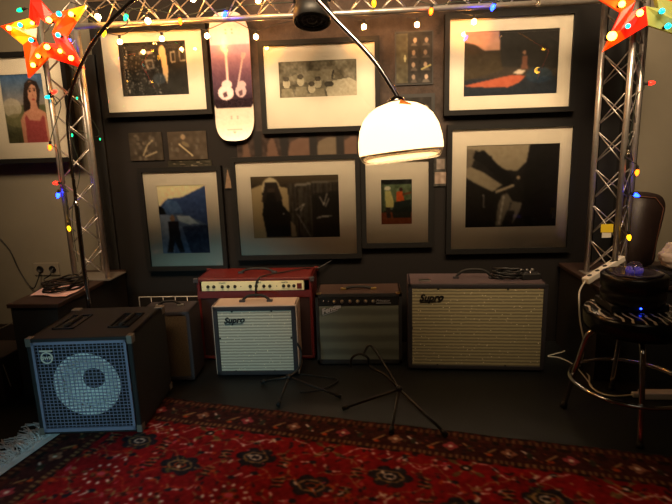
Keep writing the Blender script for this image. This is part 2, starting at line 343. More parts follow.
# hooded long-haired figure before shelves
c = Cv(110, 76); c.a[:] = (52,44,32); c.noise(10, 3); c.poly([(0,.2),(.16,.12),(.42,.2),(.44,1),(0,1)], (178,158,118)).grad((84,72,50), (60,50,36), 0, .14)
for i in range(26):
    x = .44+i*.021; c.line([(x, .14), (x+.01, 1)], .004, g(rng.uniform(20, 110)))
c.poly([(.5,.14),(.68,.12),(.68,.16),(.5,.18)], g(130)).poly([(.7,.3),(1,.25),(1,1),(.7,1)], (28,24,20), .85).line([(.7,.12),(.98,.11)], .008, g(110))
c.line([(.78,.35),(.82,.48),(.86,.3)], .006, g(180)).line([(.84,.5),(.88,.38)], .006, g(170)).line([(.74,.68),(.8,.66),(.9,.65)], .008, g(190)).line([(.52,.62),(.66,.98)], .008, g(120)).line([(.5,.55),(.6,.45),(.56,.56)], .006, g(170))
c.ell(.23, .2, .1, .17, (200,186,150)).ell(.23, .24, .07, .13, (70,58,46)).poly([(.13,.26),(.33,.26),(.36,.48),(.44,.6),(.46,.98),(.16,.98),(.12,.6),(.14,.46)], (16,15,14)).poly([(.17,.1),(.3,.1),(.36,.38),(.28,.42),(.27,.2),(.2,.2),(.16,.42),(.12,.4)], (44,36,30)).poly([(.44,.72),(.49,.8),(.5,.98),(.44,.98)], (150,134,104)).ell(.36, .6, .01, .014, g(230)).blur()
framed('black-and-white photograph of a dark long-haired figure with folded arms, lower centre', [(234,163),(354,158),(242,257),(358,252)], (250,177,340,237), c)
# small green and orange stage photograph
c = Cv(56, 78); c.a[:] = (20,22,18); c.poly([(.04,.12),(.96,.12),(.96,.6),(.04,.7)], (92,110,78)).noise(16, 4)
c.poly([(0,.72),(1,.72),(1,1),(0,1)], (150,66,24), .8).ell(.22, .2, .1, .05, (220,216,190)).poly([(.14,.25),(.32,.26),(.42,.5),(.4,.62),(.16,.62)], (196,190,120)).poly([(.5,.28),(.68,.26),(.76,.5),(.5,.5)], (196,84,30)).ell(.64, .23, .05, .04, (60,30,22)).line([(.7,.34),(.95,.3)], .03, (110,60,30))
c.poly([(.45,.5),(.95,.45),(.95,.85),(.4,.85),(.35,.7)], (24,34,30), .9).poly([(.15,.62),(.3,.62),(.32,.85),(.2,.85)], (40,30,26)).line([(.08,.1),(.08,.72)], .02, (60,70,50)).noise(8, 2).blur()
framed('small green and orange stage photograph in a wide mat, right under the lamp', [(365,161),(428,160),(367,244),(429,242)], (381,180,412,224), c)
# guitar neck / raised arm
c = Cv(100, 88); c.a[:] = (30,27,24); c.poly([(0,0),(.68,0),(.66,.2),(.55,.32),(.42,.3),(.3,.2),(.12,.14),(.05,.25),(.2,.33),(.4,.48),(.3,.56),(.1,.45),(0,.38)], (148,136,112)).poly([(.0,.04),(.14,.06),(.06,.26),(.0,.28)], (110,100,84))
c.poly([(.1,.08),(.2,.07),(.34,.24),(.5,.36),(.52,.5),(.44,.52),(.38,.42),(.24,.28),(.08,.16)], (16,14,12))
for i in range(5): c.ell(.11+i*.04, .09+i*.015, .012, .02, (14,12,10))
c.line([(.34,.56),(.52,.49)], .014, (176,160,130)).ell(.57, .4, .02, .02, (170,150,120)).poly([(.4,.6),(.36,.72),(.34,.98),(.4,.98),(.46,.8),(.54,.8),(.52,.96),(.6,.8),(.62,.7),(.52,.68),(.46,.58)], (120,112,98)).line([(.42,.62),(.38,.95)], .008, g(190)).line([(.5,.7),(.48,.8)], .008, g(60)).line([(.2,.6),(.21,.75)], .006, g(150))
c.poly([(.68,0),(1,0),(1,1),(.66,1),(.62,.4)], (18,16,14), .9).noise(5, 2).blur()
framed('large black-and-white photograph of a raised guitar neck, lower right', [(454,129),(575,127),(449,247),(564,250)], (467,146,556,226), c)
# ------------------------------------------------------------------ unframed prints on the backdrop
def print_on_wall(name, label, x0, y0, x1, y1, cv, cat='print', Y=3.018, border=None, rough=.5, th=.006, group=None):
    a, b = aY(x0, y0, Y-th), aY(x1, y1, Y-th); w, h = b.x-a.x, a.z-b.z
    t = thing(name, label, cat, ((a.x+b.x)/2, Y, (a.z+b.z)/2), group=group)
    bw = border or 0
    MB().box(-w/2-bw, w/2+bw, -th, 0, -h/2-bw, h/2+bw).build('backing', M['black'], t)
    paint_mesh('print', cv, w, h, PHOTO, t, y=-th-.001); return t
def crowd(W, H, base, n, lo, hi):
    c = Cv(W, H); c.a[:] = base; c.noise(8, 4)
    for i in range(n):
        k = rng.uniform(lo, hi); x, y = rng.uniform(.05, .95), rng.uniform(.1, .95)
        c.ell(x, y, rng.uniform(.02, .06), rng.uniform(.03, .1), (k, k*.93, k*.82), .7)
    return c
c = crowd(50, 40, (44,38,30), 22, 40, 90); c.line([(.4,.8),(.55,.45),(.7,.3)], .02, (130,120,98)).line([(.45,.85),(.8,.7)], .02, (130,120,98)); c.blur()
print_on_wall('photo_print', 'dark unframed print of a crouching musician, left of the pair below the cluttered-room picture', 128, 133, 164, 160, c)
c = crowd(50, 40, (56,48,38), 16, 40, 90); c.ell(.4, .2, .06, .1, (120,104,82)).line([(.3,.45),(.6,.85)], .015, (190,176,140)).line([(.4,.4),(.5,.5)], .05, (90,80,60)); c.blur()
print_on_wall('photo_print', 'brownish unframed print with a pale diagonal streak, just left of the skateboard tail', 167, 132, 208, 159, c)
c = crowd(40, 14, (34,32,22), 14, 60, 130); print_on_wall('photo_strip', 'narrow dark strip of snapshots under the streaked print', 168, 161, 212, 167, c)
c = Cv(140, 36); c.a[:] = (44,32,26); c.noise(10, 4)
for k, (x, w_) in enumerate(((.08,.035),(.3,.05),(.52,.1),(.76,.11),(.95,.08))):
    c.poly([(x-w_,.95),(x-w_*.8,.5),(x-w_*.2,.25),(x+w_*.3,.3),(x+w_,.95)] if k < 2 else [(x-w_,.95),(x-w_*.7,.45),(x,.3),(x+w_,.3),(x+w_,.95)], (92,68,54) if k != 3 else (100,88,70), .8)
for x in (.18,.4,.64,.86): c.poly([(x-.035,0),(x+.035,0),(x+.03,1),(x-.03,1)], (24,20,18))
c.blur(); print_on_wall('photo_strip', 'long brown print strip with pale arches, above the long-haired figure picture', 236, 132, 357, 155, c)
c = Cv(20, 50); c.a[:] = (34,32,30); c.poly([(.5,.05),(.95,.95),(.1,.95)], (110,90,72)).noise(5, 3)
print_on_wall('small_card', 'small dark card with a pale triangle, right of the harbour picture', 223, 168, 233, 189, c)
c = Cv(24, 40); c.a[:] = (48,46,42); c.poly([(.2,.05),(.8,.05),(.8,.4),(.2,.4)], (110,100,92)).poly([(.1,.5),(.95,.5),(.95,.9),(.1,.9)], (128,112,100)).noise(12, 4)
print_on_wall('taped_note', 'two small grey notes taped up right of the stage photograph', 434, 158, 447, 186, c, 'note')
c = Cv(70, 90); c.a[:] = (20,19,18); c.poly([(0,.02),(.33,.02),(.33,.98),(0,.98)], (62,60,44)); c.noise(8, 5)
for i in range(4):
    for x0, x1 in ((.37,.62),(.68,.97)):
        y = .08+i*.235
        c.poly([(x0,y),(x1,y),(x1,y+.19),(x0,y+.19)], (30,28,26)); k = rng.uniform(100, 190)
        c.ell((x0+x1)/2+rng.uniform(-.04,.04), y+.08, .05, .05, (k, k*.9, k*.8)); c.poly([(x0+.03,y+.19),(x0+.08,y+.13),(x1-.08,y+.13),(x1-.03,y+.19)], (k*.5, k*.48, k*.45))
c.line([(.7,.72),(.95,.64)], .02, (150,150,100)); c.ell(.25, .5, .03, .07, (150,160,130)).blur()
print_on_wall('contact_sheet', 'glossy dark sheet of small portrait snapshots above the lamp shade', 396, 33, 432, 83, c, 'poster', rough=.2, border=.006)
c = crowd(40, 60, (24,22,20), 8, 60, 140); c.ell(.8, .2, .1, .06, (170,160,140)); print_on_wall('small_dark_picture', 'small dark picture in a black border half hidden by the lamp shade', 402, 98, 431, 158, c, 'picture', border=.02, th=.02)
# skateboard deck ------------------------------------------------------
def skateboard():
    p0, p1 = aY(228, 12, 2.985), aY(236, 141, 2.985); w = .228; L = p0.z-p1.z; cz = (p0.z+p1.z)/2; cx = (p0.x+p1.x)/2-.005
    t = thing('skateboard_deck', 'white skateboard deck with guitar artwork hung between two pictures at the top', 'skateboard', (cx, 3.018, cz))
    c = Cv(70, 200); c.grad((232,222,226), (214,190,222), 0, .24).grad((176,146,180), (96,70,92), .24, .45).grad((96,70,92), (34,24,32), .45, .70).grad((200,192,180), (206,200,188), .70, 1)
    c.poly([(0,.70),(.06,.73),(.94,.73),(1,.70),(1,.66),(0,.66)], (34,24,32))
    L1, L2 = (206,190,196), (172,154,162)
    c.line([(.39,.32),(.38,.56)], .026, L1).poly([(.33,.28),(.45,.27),(.42,.325),(.36,.325)], L1).ell(.32, .61, .2, .058, L1).ell(.36, .545, .13, .035, L1).poly([(.24,.61),(.34,.60),(.36,.64),(.26,.645)], (84,66,76))
    c.line([(.80,.34),(.62,.58)], .022, L2).poly([(.77,.30),(.9,.31),(.84,.35),(.76,.345)], L2).ell(.7, .60, .14, .05, L2).ell(.74, .55, .1, .03, L2).poly([(.64,.6),(.74,.59),(.75,.63),(.66,.64)], (84,66,76)).line([(.1,.385),(.9,.385)], .007, (200,176,196))
    for y in (.36, .40, .44, .48, .52): c.line([(.355,y),(.415,y)], .005, (110,90,104))
    c.line([(.3,.905),(.7,.905)], .012, (160,150,138)).poly([(.44,.92),(.56,.92),(.5,.94)], (160,150,138)).noise(5, 2)
    for x in (.42, .58):
        for y in (.13, .155, .80, .815): c.ell(x, y, .02, .006, (150,140,135))
    c.blur()
    def shape(P):                                   # round both ends and kick nose and tail away from the wall
        P = P.copy(); z = P[:, 2]; R = .12; d = np.maximum(np.abs(z)-(L/2-R), 0)
        s = np.sqrt(np.clip(1-(d/R)**2, 0, 1)); P[:, 0] *= np.maximum(s**.62, .02)
        k = np.maximum(np.abs(z)-(L/2-.16), 0)/.16; P[:, 1] -= .03*k**1.6-.004*(P[:, 0]/(w/2))**2*0; return P
    front = paint_mesh('deck_graphic', c, w, L, painted('deck_lacquer', .22), t, y=-.016, fn=shape)
    mb = MB(); me = front.data; vs = [v.co.copy() for v in me.vertices]; n = len(vs)      # solid wood behind the graphic
    W, H = 70, 200; idx = lambda r, q: r*W+q; st = 5; cols = list(range(0, W, 3))+[W-1]; rows = list(range(0, H, 4))+[H-1]
    A = [[vs[idx(r, q)] for q in cols] for r in rows]; V = []; nc, nr = len(cols), len(rows)
    for off in (.0006, .011):
        for r in A:
            for p in r: V.append((p.x, p.y+off, p.z))
    F = []
    for i in range(nr-1):
        for j in range(nc-1):
            a = i*nc+j; F.append((a, a+1, a+nc+1, a+nc)); b = a+nr*nc; F.append((b, b+nc, b+nc+1, b+1))
    ring = [j for j in range(nc)]+[i*nc+nc-1 for i in range(1, nr)]+[(nr-1)*nc+j for j in range(nc-2, -1, -1)]+[i*nc for i in range(nr-2, 0, -1)]
    for a, b in zip(ring, ring[1:]+ring[:1]): F.append((a, b, b+nr*nc, a+nr*nc))
    mb.add(V, F); mb.build('deck', mat('maple_ply', (150,116,80), .6), t)
skateboard()
# ------------------------------------------------------------------ trusses
def truss(name, label, chords, axis, lo, hi, pitch, plates=True, r=.0145):
    """chords: three (a, b) cross-section points; axis z or x"""
    pt = (lambda a, b, s: Vector((a, b, s))) if axis == 'z' else (lambda a, b, s: Vector((s, a, b)))
    ca = sum(c[0] for c in chords)/3; cb = sum(c[1] for c in chords)/3
    t = thing(name, label, 'truss', pt(ca, cb, lo))
    for c in chords: MB().tube([pt(*c, lo), pt(*c, hi)], r, 12).build('chord', M['alu'], t, world=True)
    n = max(1, round((hi-lo)/pitch)); st = (hi-lo)/n
    for i in range(3):
        c0, c1 = chords[i], chords[(i+1) % 3]; mb = MB()
        for k in range(n):
            s0, s1 = lo+k*st, lo+(k+1)*st
            mb.tube([pt(*c0, s0+.01), pt(*c1, s1-.01)], .0032, 6); mb.tube([pt(*c1, s0+.01), pt(*c0, s1-.01)], .0032, 6)
        mb.build('lacing', M['alu'], t, world=True)
    if plates:
        a0, a1 = min(c[0] for c in chords)-.03, max(c[0] for c in chords)+.03; b0, b1 = min(c[1] for c in chords)-.03, max(c[1] for c in chords)+.03
        MB().box(a0, a1, b0, b1, lo-.008, lo, ch=.002).build('base_plate', M['alu'], t, world=True)
    return t
BEN = .5
TL = aY(82, 70, 2.75).x; TR = aY(595, 150, 2.75).x
truss('upright_truss', 'aluminium lighting truss upright at left, standing on the black bench', [(TL-.195, 2.75), (TL, 2.75), (TL-.09, 2.88)], 'z', BEN+.008, 2.02, .195)
truss('upright_truss', 'aluminium lighting truss upright at right, beside the grey wall', [(TR, 2.75), (TR+.195, 2.75), (aY(628, 100, 2.62).x, 2.62)], 'z', BEN+.008, 2.02, .195)
truss('beam_truss', 'horizontal aluminium lighting truss spanning above the pictures', [(2.70, 1.862), (2.62, 2.02), (2.80, 2.02)], 'x', TL+.02, TR-.02, .155, plates=False)
# ------------------------------------------------------------------ bulbs and string lights
COLR = dict(warm=((255,166,74), 380), green=((0,220,120), 6), red=((255,20,10), 14), blue=((14,40,255), 36), orange=((255,95,10), 9), yellow=((255,180,14), 7), teal=((10,205,210), 5), white=((255,185,50), 26), clear=None)
def bulb_mat(k):
    if k == 'clear': return mat('clear_bulb', (220,205,180), .1, trans=.9)
    c, s = COLR[k]; return emat('glowing_bulb_'+k, c, s)
def add_bulb(parent, p, kind, r=.012, direction=(0,0,-1), globe=True, sock=True):
    d = Vector(direction).normalized(); T = Matrix.Translation(p) @ Vector((0,0,1)).rotation_difference(d).to_matrix().to_4x4()
    n = 8; prof = [(1e-5, r)] + [(r*math.sin(PI*i/n), r*math.cos(PI*i/n)) for i in range(1, n-1)] + [(r*.42, -r*1.1)]
    if not globe: prof = [(1e-5, r*1.7), (r*.35, r*1.45), (r*.7, r*.8), (r*.85, 0), (r*.78, -.6*r), (r*.5, -r*1.1)]
    b = MB().lathe(prof[::-1], 12, 0, T).build('bulb', bulb_mat(kind), parent, world=True)
    if sock:
        MB().lathe([(r*.55, -r*2.7), (r*.6, -r*2.5), (r*.6, -r*1.1), (r*.45, -r*.95)], 10, 0, T).build('socket', M['rubber'], b, world=True)
    return b
def strand(name, label, pts, bulbs, cab='cable', r=.0022, group=None):
    """pts: cable path points; bulbs: (point, kind, size, direction, globe)"""
    t = thing(name, label, 'string lights', pts[0], group=group)
    MB().tube(smooth_path(pts, 6), r, 6).build('cable', M[cab], t, world=True)
    for p, k, rr, dr, gl in bulbs: add_bulb(t, p, k, rr, dr, gl)
    return t
# warm globes hung in front of the pictures
YG = 2.84
G = [(120,42),(162,39),(207,36),(256,37),(308,34),(364,27),(417,25),(474,22)]
show = {0,1,2,3,5,6,7}
pts = [aY(88, 26, 2.8)]
bl = []
for i, (x, y) in enumerate(G):
    p = aY(x, y, YG); top = p+Vector((0, 0, .034))
    if i in show: bl.append((p, 'warm', .0125, (0,0,-1), True)); pts.append(top)
    if i < len(G)-1:
        q = aY((x+G[i+1][0])/2, (y+G[i+1][1])/2-10+ (0 if i % 2 else -3), YG); pts.append(q+Vector((0,0,.012)))
pts.append(aY(520, 4, 2.84)); pts.append(aY(560, -3, 2.8))
strand('globe_string_lights', 'string of warm round bulbs hanging in front of the pictures under the beam', pts, bl)
# warm globes lying on the beam
B = [(98,17),(148,21),(193,-1),(258,0)]
pts = [aY(70, 2, 2.64)]; bl = []
for x, y in B:
    p = aY(x, y, 2.64); bl.append((p, 'warm', .0135, (.3,0,-1), True)); pts += [p+Vector((-.01, 0, .04))]
    pts.append(p+Vector((.1, 0, .06)))
strand('globe_string_lights', 'string of larger warm round bulbs wound along the left half of the beam', pts, bl)
# coloured bulbs on the beam
CB = [(104,33,'yellow'),(126,17,'green'),(180,21,'orange'),(225,14,'blue'),(374,3,'yellow'),(431,11,'orange'),(493,7,'blue'),(538,3,'clear')]
pts = [aY(80, 14, 2.63)]; bl = []
for i, (x, y, k) in enumerate(CB):
    p = aY(x, y, 2.645); d = (random.uniform(-.6, .6), -.2, -1); bl.append((p, k, .0125, d, False)); pts.append(p-Vector(d).normalized()*.03)
    pts.append(p+Vector((.12, 0, .035)))
strand('coloured_string_lights', 'string of small coloured bulbs wound along the lower tube of the beam', pts, bl, 'greencable')
# coloured bulbs down the left truss
LB = [(20,10,'green',(-1,0,-.2)),(54,92,'red',(1,0,.4)),(48,97,'teal',(-1,0,-.1)),(50,147,'orange',(-.2,0,-1)),(56,183,'red',(-1,0,0)),(58,195,'blue',(-.3,0,-1)),(69,228,'yellow',(0,0,-1))]
pts = []; bl = []
for x, y, k, d in LB:
    p = aY(x, y, 2.71); bl.append((p, k, .0115, d, False)); pts.append(p-Vector(d).normalized()*.03); 
    pts.append(pts[-1]+Vector((.035*(1 if len(pts) % 4 else -1), .0, -.05)))
strand('coloured_string_lights', 'string of coloured bulbs trailing down the left truss', pts, bl, 'greencable')
pts = [aY(72, 62, 2.72), aY(90, 100, 2.7), aY(74, 140, 2.72), aY(70, 180, 2.7), aY(82, 215, 2.72), aY(74, 250, 2.7)]
g1 = aY(100, 139, 2.8); p2 = aY(77, 98, 2.72); p3 = aY(72, 135, 2.72); p4 = aY(70, 40, 2.72)
strand('coloured_string_lights', 'thin string of green and violet bulbs inside the left truss', [p4+Vector((0,0,.03)), p2+Vector((.012,0,.02)), g1+Vector((0,0,.02)), p3+Vector((0,0,.02)), aY(80,170,2.72), aY(72,215,2.72), aY(78,262,2.72)],
       [(p4, 'blue', .006, (0,0,-1), False), (p2, 'green', .005, (0,0,-1), False), (g1, 'green', .0045, (0,0,-1), False), (p3, 'green', .006, (0,0,-1), False)], 'greencable', .0018)
# coloured bulbs down the right truss
RB = [(651,83,'red',(1,0,.1)),(628,152,'clear',(0,0,-1)),(637,172,'orange',(0,0,-1)),(636,195,'blue',(1,0,-.4)),(629,237,'yellow',(.2,0,-1))]
pts = [aY(630, 30, 2.62)]; bl = []
for i, (x, y, k, d) in enumerate(RB):
    p = aY(x, y, 2.6); bl.append((p, k, .0115, d, False)); s = p-Vector(d).normalized()*.031; pts.append(s); pts.append(s+Vector((-.03+.02*(i % 2), .0, -.06)))
strand('coloured_string_lights', 'string of coloured bulbs hanging down the right truss', pts, bl, 'greencable')
# ------------------------------------------------------------------ star lights
SM = [mat('star_red', (205,30,16), .35, emit=(255,28,4), estr=.7), mat('star_orange', (235,80,20), .35, emit=(255,62,4), estr=.7), mat('star_yellow', (245,180,40), .35, emit=(255,150,8), estr=1.0), mat('star_green', (150,160,90), .4, emit=(150,120,20), estr=.22), mat('star_backing', (20,18,18), .6)]
def star(label, outer, inner, hole, cx, bulbs, Y, cols, tagged=False):
    P0 = aY(*cx, Y); t = thing('star_light', label, 'star light', P0)
    O = [aY(*p, Y) for p in outer]; I = [aY(*p, Y) for p in inner]; H = [aY(*p, Y) for p in hole]; H2 = []
    mb = MB(); front = Vector((0,-.03,0)); back = Vector((0,.015,0)); n = 5
    # each point is a pair of ridged facets split halfway so every stretch keeps its own plastic colour
    for k in range(n):
        a, b, tip = I[k-1], I[k], O[k]; ha, hb = H[(2*k-1) % 10], H[(2*k+1) % 10]; hm = H[2*k]
        q0, q1 = cols[k]
        ma, mbb = a.lerp(tip, .5), b.lerp(tip, .5); mid = hm.lerp(tip, .48)
        def quad(pts, mi, offs):
            vs = [p+o for p, o in zip(pts, offs)]; mb.add(vs, [list(range(len(vs)))], mi)
        f2 = front*.4
        for (p, mp, hh) in ((a, ma, ha), (b, mbb, hb)):
            quad([hh, p, mp, mid], q0, [f2, f2*0, f2*0, front]); quad([hh, mid, hm], q0, [f2, front, f2])
            quad([mid, mp, tip], q1, [front, f2*0, f2*0])
            quad([p+back, mp+back, mid+back, hh+back], 4, [f2*0]*4); quad([mid+back, mp+back, tip+back], 4, [f2*0]*3); quad([hh+back, mid+back, hm+back], 4, [f2*0]*3)
            quad([p, mp, mp+back, p+back], q0, [f2*0]*4); quad([mp, tip, tip+back, mp+back], q1, [f2*0]*4)
            quad([hh, hm, hm+back, hh+back], q0, [f2, f2, f2*0, f2*0])
    mb.build('shell', SM, t, world=True, recalc=False)
    for x, y, k, r in bulbs: add_bulb(t, aY(x, y, Y-.03-r*.6), k, r, (0,-1,0), True)
    if tagged:
        tr = [aY(*p, Y-.045) for p in ((23,30),(37,28),(36,38))]
        m2 = MB(); m2.add([*tr, *[p+Vector((0,.003,0)) for p in tr]], [(0,1,2),(3,5,4),(0,3,4,1),(1,4,5,2),(2,5,3,0)]); m2.build('paper_label', M['white'], t, world=True)
    return t
def hole_pts(outer, inner, c, f):
    out = []
    for k in range(5):
        for q in (outer[k], inner[k]):
            g_ = f if q is outer[k] else f*1.25
            out.append((c[0]+(q[0]-c[0])*g_, c[1]+(q[1]-c[1])*g_))
    return out
# left star: outer points clockwise from the left, inner notches between them
o = [(0,26),(31,-10),(86,5),(84,69),(28,78)]; c0 = (43,31)
i_ = [(30,17),(56,12),(62,34),(50,50),(26,42)]
i_ = [(29,18),(52,14),(66,36),(48,57),(23,45)]
ho = hole_pts(o, i_, c0, .36)
star('red and yellow plastic star with glowing bulbs fixed on the left truss', o, i_, ho, c0,
     [(9,28,'white',.012),(32,23,'white',.009),(49,20,'white',.013),(71,14,'white',.012),(38,56,'white',.010),(33,65,'white',.011),(47,47,'white',.013),(60,51,'white',.010),(71,58,'white',.012),
      (20,25,'teal',.011),(31,40,'teal',.011),(58,35,'teal',.012),(59,14,'teal',.013)], 2.56,
     [(2,1),(0,0),(1,2),(0,0),(1,1)], True)
o = [(578,-14),(634,-62),(704,-28),(694,40),(603,52)]; c0 = (642,-4)
i_ = [(614,-28),(660,-38),(676,2),(648,25),(621,12)]
star('large red and yellow plastic star with glowing bulbs at the top right corner', o, i_, hole_pts(o, i_, c0, .3), c0,
     [(622,4,'white',.014),(612,36,'white',.02),(640,13,'white',.014),(628,26,'teal',.011),(662,11,'teal',.012),(668,26,'teal',.013)], 2.52,
     [(1,2),(0,1),(0,0),(3,3),(0,1)])
# ------------------------------------------------------------------ arc lamp
A0 = Vector((aY(83, 260, 2.42).x, 2.42, 0)); A1 = Vector((aY(400, 100, 1.9).x, 1.9, 0)); u = (A1-A0).normalized(); nrm = Vector((-u.y, u.x, 0))
t = thing('arc_floor_lamp', 'arching chrome floor lamp with a glowing white dome shade over the pictures', 'lamp', A0)
path = [A0+Vector((0,0,.04)), aP(84, 300, A0, nrm), aP(82, 250, A0, nrm), aP(76, 200, A0, nrm), aP(70, 150, A0, nrm), aP(68, 112, A0, nrm), aP(75, 80, A0, nrm), aP(95, 40, A0, nrm), aP(130, 3, A0, nrm), aP(180, -32, A0, nrm), aP(240, -45, A0, nrm), aP(300, -15, A0, nrm), aP(341, 25, A0, nrm), aP(375, 62, A0, nrm), aP(400, 101, A0, nrm)]
path[1] = Vector((A0.x, A0.y, path[1].z)); path[2] = Vector((A0.x, A0.y, path[2].z))
cut = smooth_path(path, 8); hc = 3*8
MB().tube(cut[:hc+1], .011, 12).build('pole', M['chrome'], t, world=True)
MB().tube(cut[hc:], .0085, 12).build('arc_arm', M['chrome'], t, world=True)
MB().lathe([(.11, 0), (.12, .006), (.12, .034), (.11, .04)], 32).build('base', mat('dark_marble', (48,46,46), .3, noise=.3, scale=12), t)
hd = aY(399, 130, 1.9); T = Matrix.Translation(hd) @ Euler((math.radians(-3), math.radians(-5), 0)).to_matrix().to_4x4()
R = .154
prof = [(R*.995, -.078), (R, -.06), (R*.985, -.03), (R*.93, .01), (R*.82, .045), (R*.66, .070), (R*.48, .086), (R*.28, .095), (.02, .098)]
inn = [(r-.004, z-.002) for r, z in prof[::-1]]; inn[0] = (.02, .094)
sh = emat('glowing_lamp_shade', (255,208,150), 3.4, (250,245,235))
MB().lathe(prof+inn+[prof[0]], 48, 0, T, cap=False).build('lamp_shade', sh, t, world=True)
MB().lathe([(.004, .120), (.02, .118), (.032, .106), (.034, .097), (.02, .094)], 20, 0, T).build('shade_cap', M['chrome'], t, world=True)
MB().lathe([(R*.985, -.078), (R*.965, -.088), (R*.92, -.104), (R*.86, -.112), (R*.86, -.108), (R*.93, -.088), (R*.96, -.078), (R*.985, -.078)], 40, 0, T, cap=False).build('rim', mat('clear_rim', (215,205,190), .08, trans=.9), t, world=True)
MB().ball(hd+Vector((0,0,.0)), .035).build('bulb', emat('lamp_bulb', (255,205,140), 8), t, world=True)
tg = aY(405, 104, 1.82); m2 = MB().box(-.02, .02, -.001, .001, -.008, .010, 0, Matrix.Translation(tg) @ Euler((.5, math.radians(24), 0)).to_matrix().to_4x4()); o = m2.build('hang_tag', M['orange'], t, world=True); o['label'] = 'orange paper tag at the top of the shade'
# ------------------------------------------------------------------ spotlight hanging at the beam
pc = aY(312, 7, 2.6); t = thing('stage_spotlight', 'black round stage spotlight hanging from the middle of the beam', 'spotlight', pc)
Tm = Matrix.Translation(pc) @ Euler((math.radians(-17), 0, 0)).to_matrix().to_4x4()
MB().lathe([(.05, .13), (.07, .11), (.078, .0), (.09, -.02), (.090, -.075), (.083, -.078), (.080, -.05), (.001, -.046)], 28, 0, Tm).build('housing', M['black'], t, world=True)
m2 = MB()
for k in range(3): m2.lathe([(.024*(k+1)-.002, -.07), (.024*(k+1)+.002, -.07), (.024*(k+1)+.002, -.064), (.024*(k+1)-.002, -.064), (.024*(k+1)-.002, -.07)], 24, 0, Tm, cap=False)
for k in range(8): q = k*PI/4; m2.tube([(0,0,-.066), (.082*math.cos(q), .082*math.sin(q), -.066)], .0016, 5, 0, T=Tm)
m2.build('lens_grille', mat('dark_metal', (70,70,72), .35, .9), t, world=True)
m2 = MB().tube([pc+Vector((-.085,0,.02)), pc+Vector((-.085,.0,.1)), pc+Vector((-.03,.04,.15)), pc+Vector((.03,.04,.15)), pc+Vector((.085,.0,.1)), pc+Vector((.085,0,.02))], .006, 8); m2.build('yoke', M['black'], t, world=True)
MB().box(pc.x-.02, pc.x+.02, pc.y+.015, pc.y+.085, pc.z+.14, pc.z+.17, ch=.004).build('clamp', M['black'], t, world=True)
# ------------------------------------------------------------------ benches
def bench(label, x0, x1, y0, y1):
    t = thing('low_bench', label, 'bench', ((x0+x1)/2, (y0+y1)/2, 0)); cx, cy = (x0+x1)/2, (y0+y1)/2
    MB().box(x0+.012, x1-.012, y0+.012, y1, 0, BEN-.022).build('body', M['tolex'], t, world=True)
    MB().box(x0, x1, y0, y1, BEN-.022, BEN, ch=.004).build('top', mat('bench_top', (58,42,36), .5, noise=.3, scale=20), t, world=True)
bench('black waist-low bench with brown top against the wall under the left truss', -1.80, -1.535, 2.28, 3.0)
bench('black low bench with brown top against the wall under the right truss', 1.11, 1.72, 2.46, 3.0)
# paper on left bench
pp = [aZ(30, 296, BEN+.001), aZ(66, 298, BEN+.001), aZ(85, 288, BEN+.001), aZ(55, 284, BEN+.001)]
m2 = MB(); n = 8; V = []; F = []
for i in range(n+1):
    for j in range(n+1):
        a = pp[0].lerp(pp[1], i/n); b = pp[3].lerp(pp[2], i/n); p = a.lerp(b, j/n); V.append(p+Vector((0,0,.0035+.006*abs(math.sin((i+j*.6)/n*PI*1.5)))))
for i in range(n):
    for j in range(n): a = i*(n+1)+j; F.append((a, a+1, a+n+2, a+n+1))
V2 = [v-Vector((0,0,.0012)) for v in V]; k = len(V)
edge = [i*(n+1) for i in range(n+1)]+[n*(n+1)+j for j in range(1, n+1)]+[i*(n+1)+n for i in range(n-1, -1, -1)]+[j for j in range(n-1, 0, -1)]
F += [tuple(x+k for x in f[::-1]) for f in F[:n*n]] + [(a, b, b+k, a+k) for a, b in zip(edge, edge[1:]+edge[:1])]
tag(origin_to(m2.add(V+V2, F).build('sheet_of_paper', M['paper']), pp[0]), 'pale pink sheets of paper lying on the left bench', 'paper')
# coiled cable on the bench around truss foot
cc = Vector((-1.66, 2.56, BEN)); pts = []
for i in range(150):
    q = i*2*PI/24; r = .085+.016*math.sin(i*.9); pts.append(cc+Vector((r*math.cos(q)*1.0, r*math.sin(q)*1.35, .008+.0072*(i/24)+.002*math.sin(i))))
tag(origin_to(MB().tube(pts, .0055, 6).build('coiled_cable', M['cable']), cc), 'black coiled cable lying on the left bench behind the paper', 'cable')
# wall outlets
oc = aY(47, 269, BW-.004); t = thing('wall_outlet', 'double wall power socket above the left bench', 'power socket', (oc.x, BW, oc.z))
MB().box(-.085, .085, -.01, 0, -.042, .042, ch=.004).build('cover_plate', mat('outlet_plate', (120,112,98), .5), t)
for s in (-1, 1): MB().lathe([(.022, .0), (.024, .004), (.02, .006), (.018, .001)], 20, 0, Matrix.Translation((s*.042, -.010, 0)) @ Matrix.Rotation(PI/2, 4, 'X')).build('socket', M['black'], t)
pts = [aY(-12, 228, BW-.01), aY(8, 248, BW-.01), aY(20, 272, BW-.015), aY(32, 288, BW-.03), aY(37, 282, BW-.04), aY(40, 271, BW-.022)]
tag(origin_to(MB().tube(smooth_path(pts), .004, 6).build('hanging_cable', M['cable']), pts[-1]), 'thin black cable looping down the grey wall into the left socket', 'cable')
pts = [aY(53, 268, BW-.022), aY(50, 275, BW-.045), aY(44, 280, BW-.05), aY(52, 287, BW-.12), aZ(60, 284, BEN+.006)]
tag(origin_to(MB().tube(smooth_path(pts), .004, 6).build('hanging_cable', M['cable']), pts[0]), 'short black cable from the right hole of the socket down to the bench', 'cable')
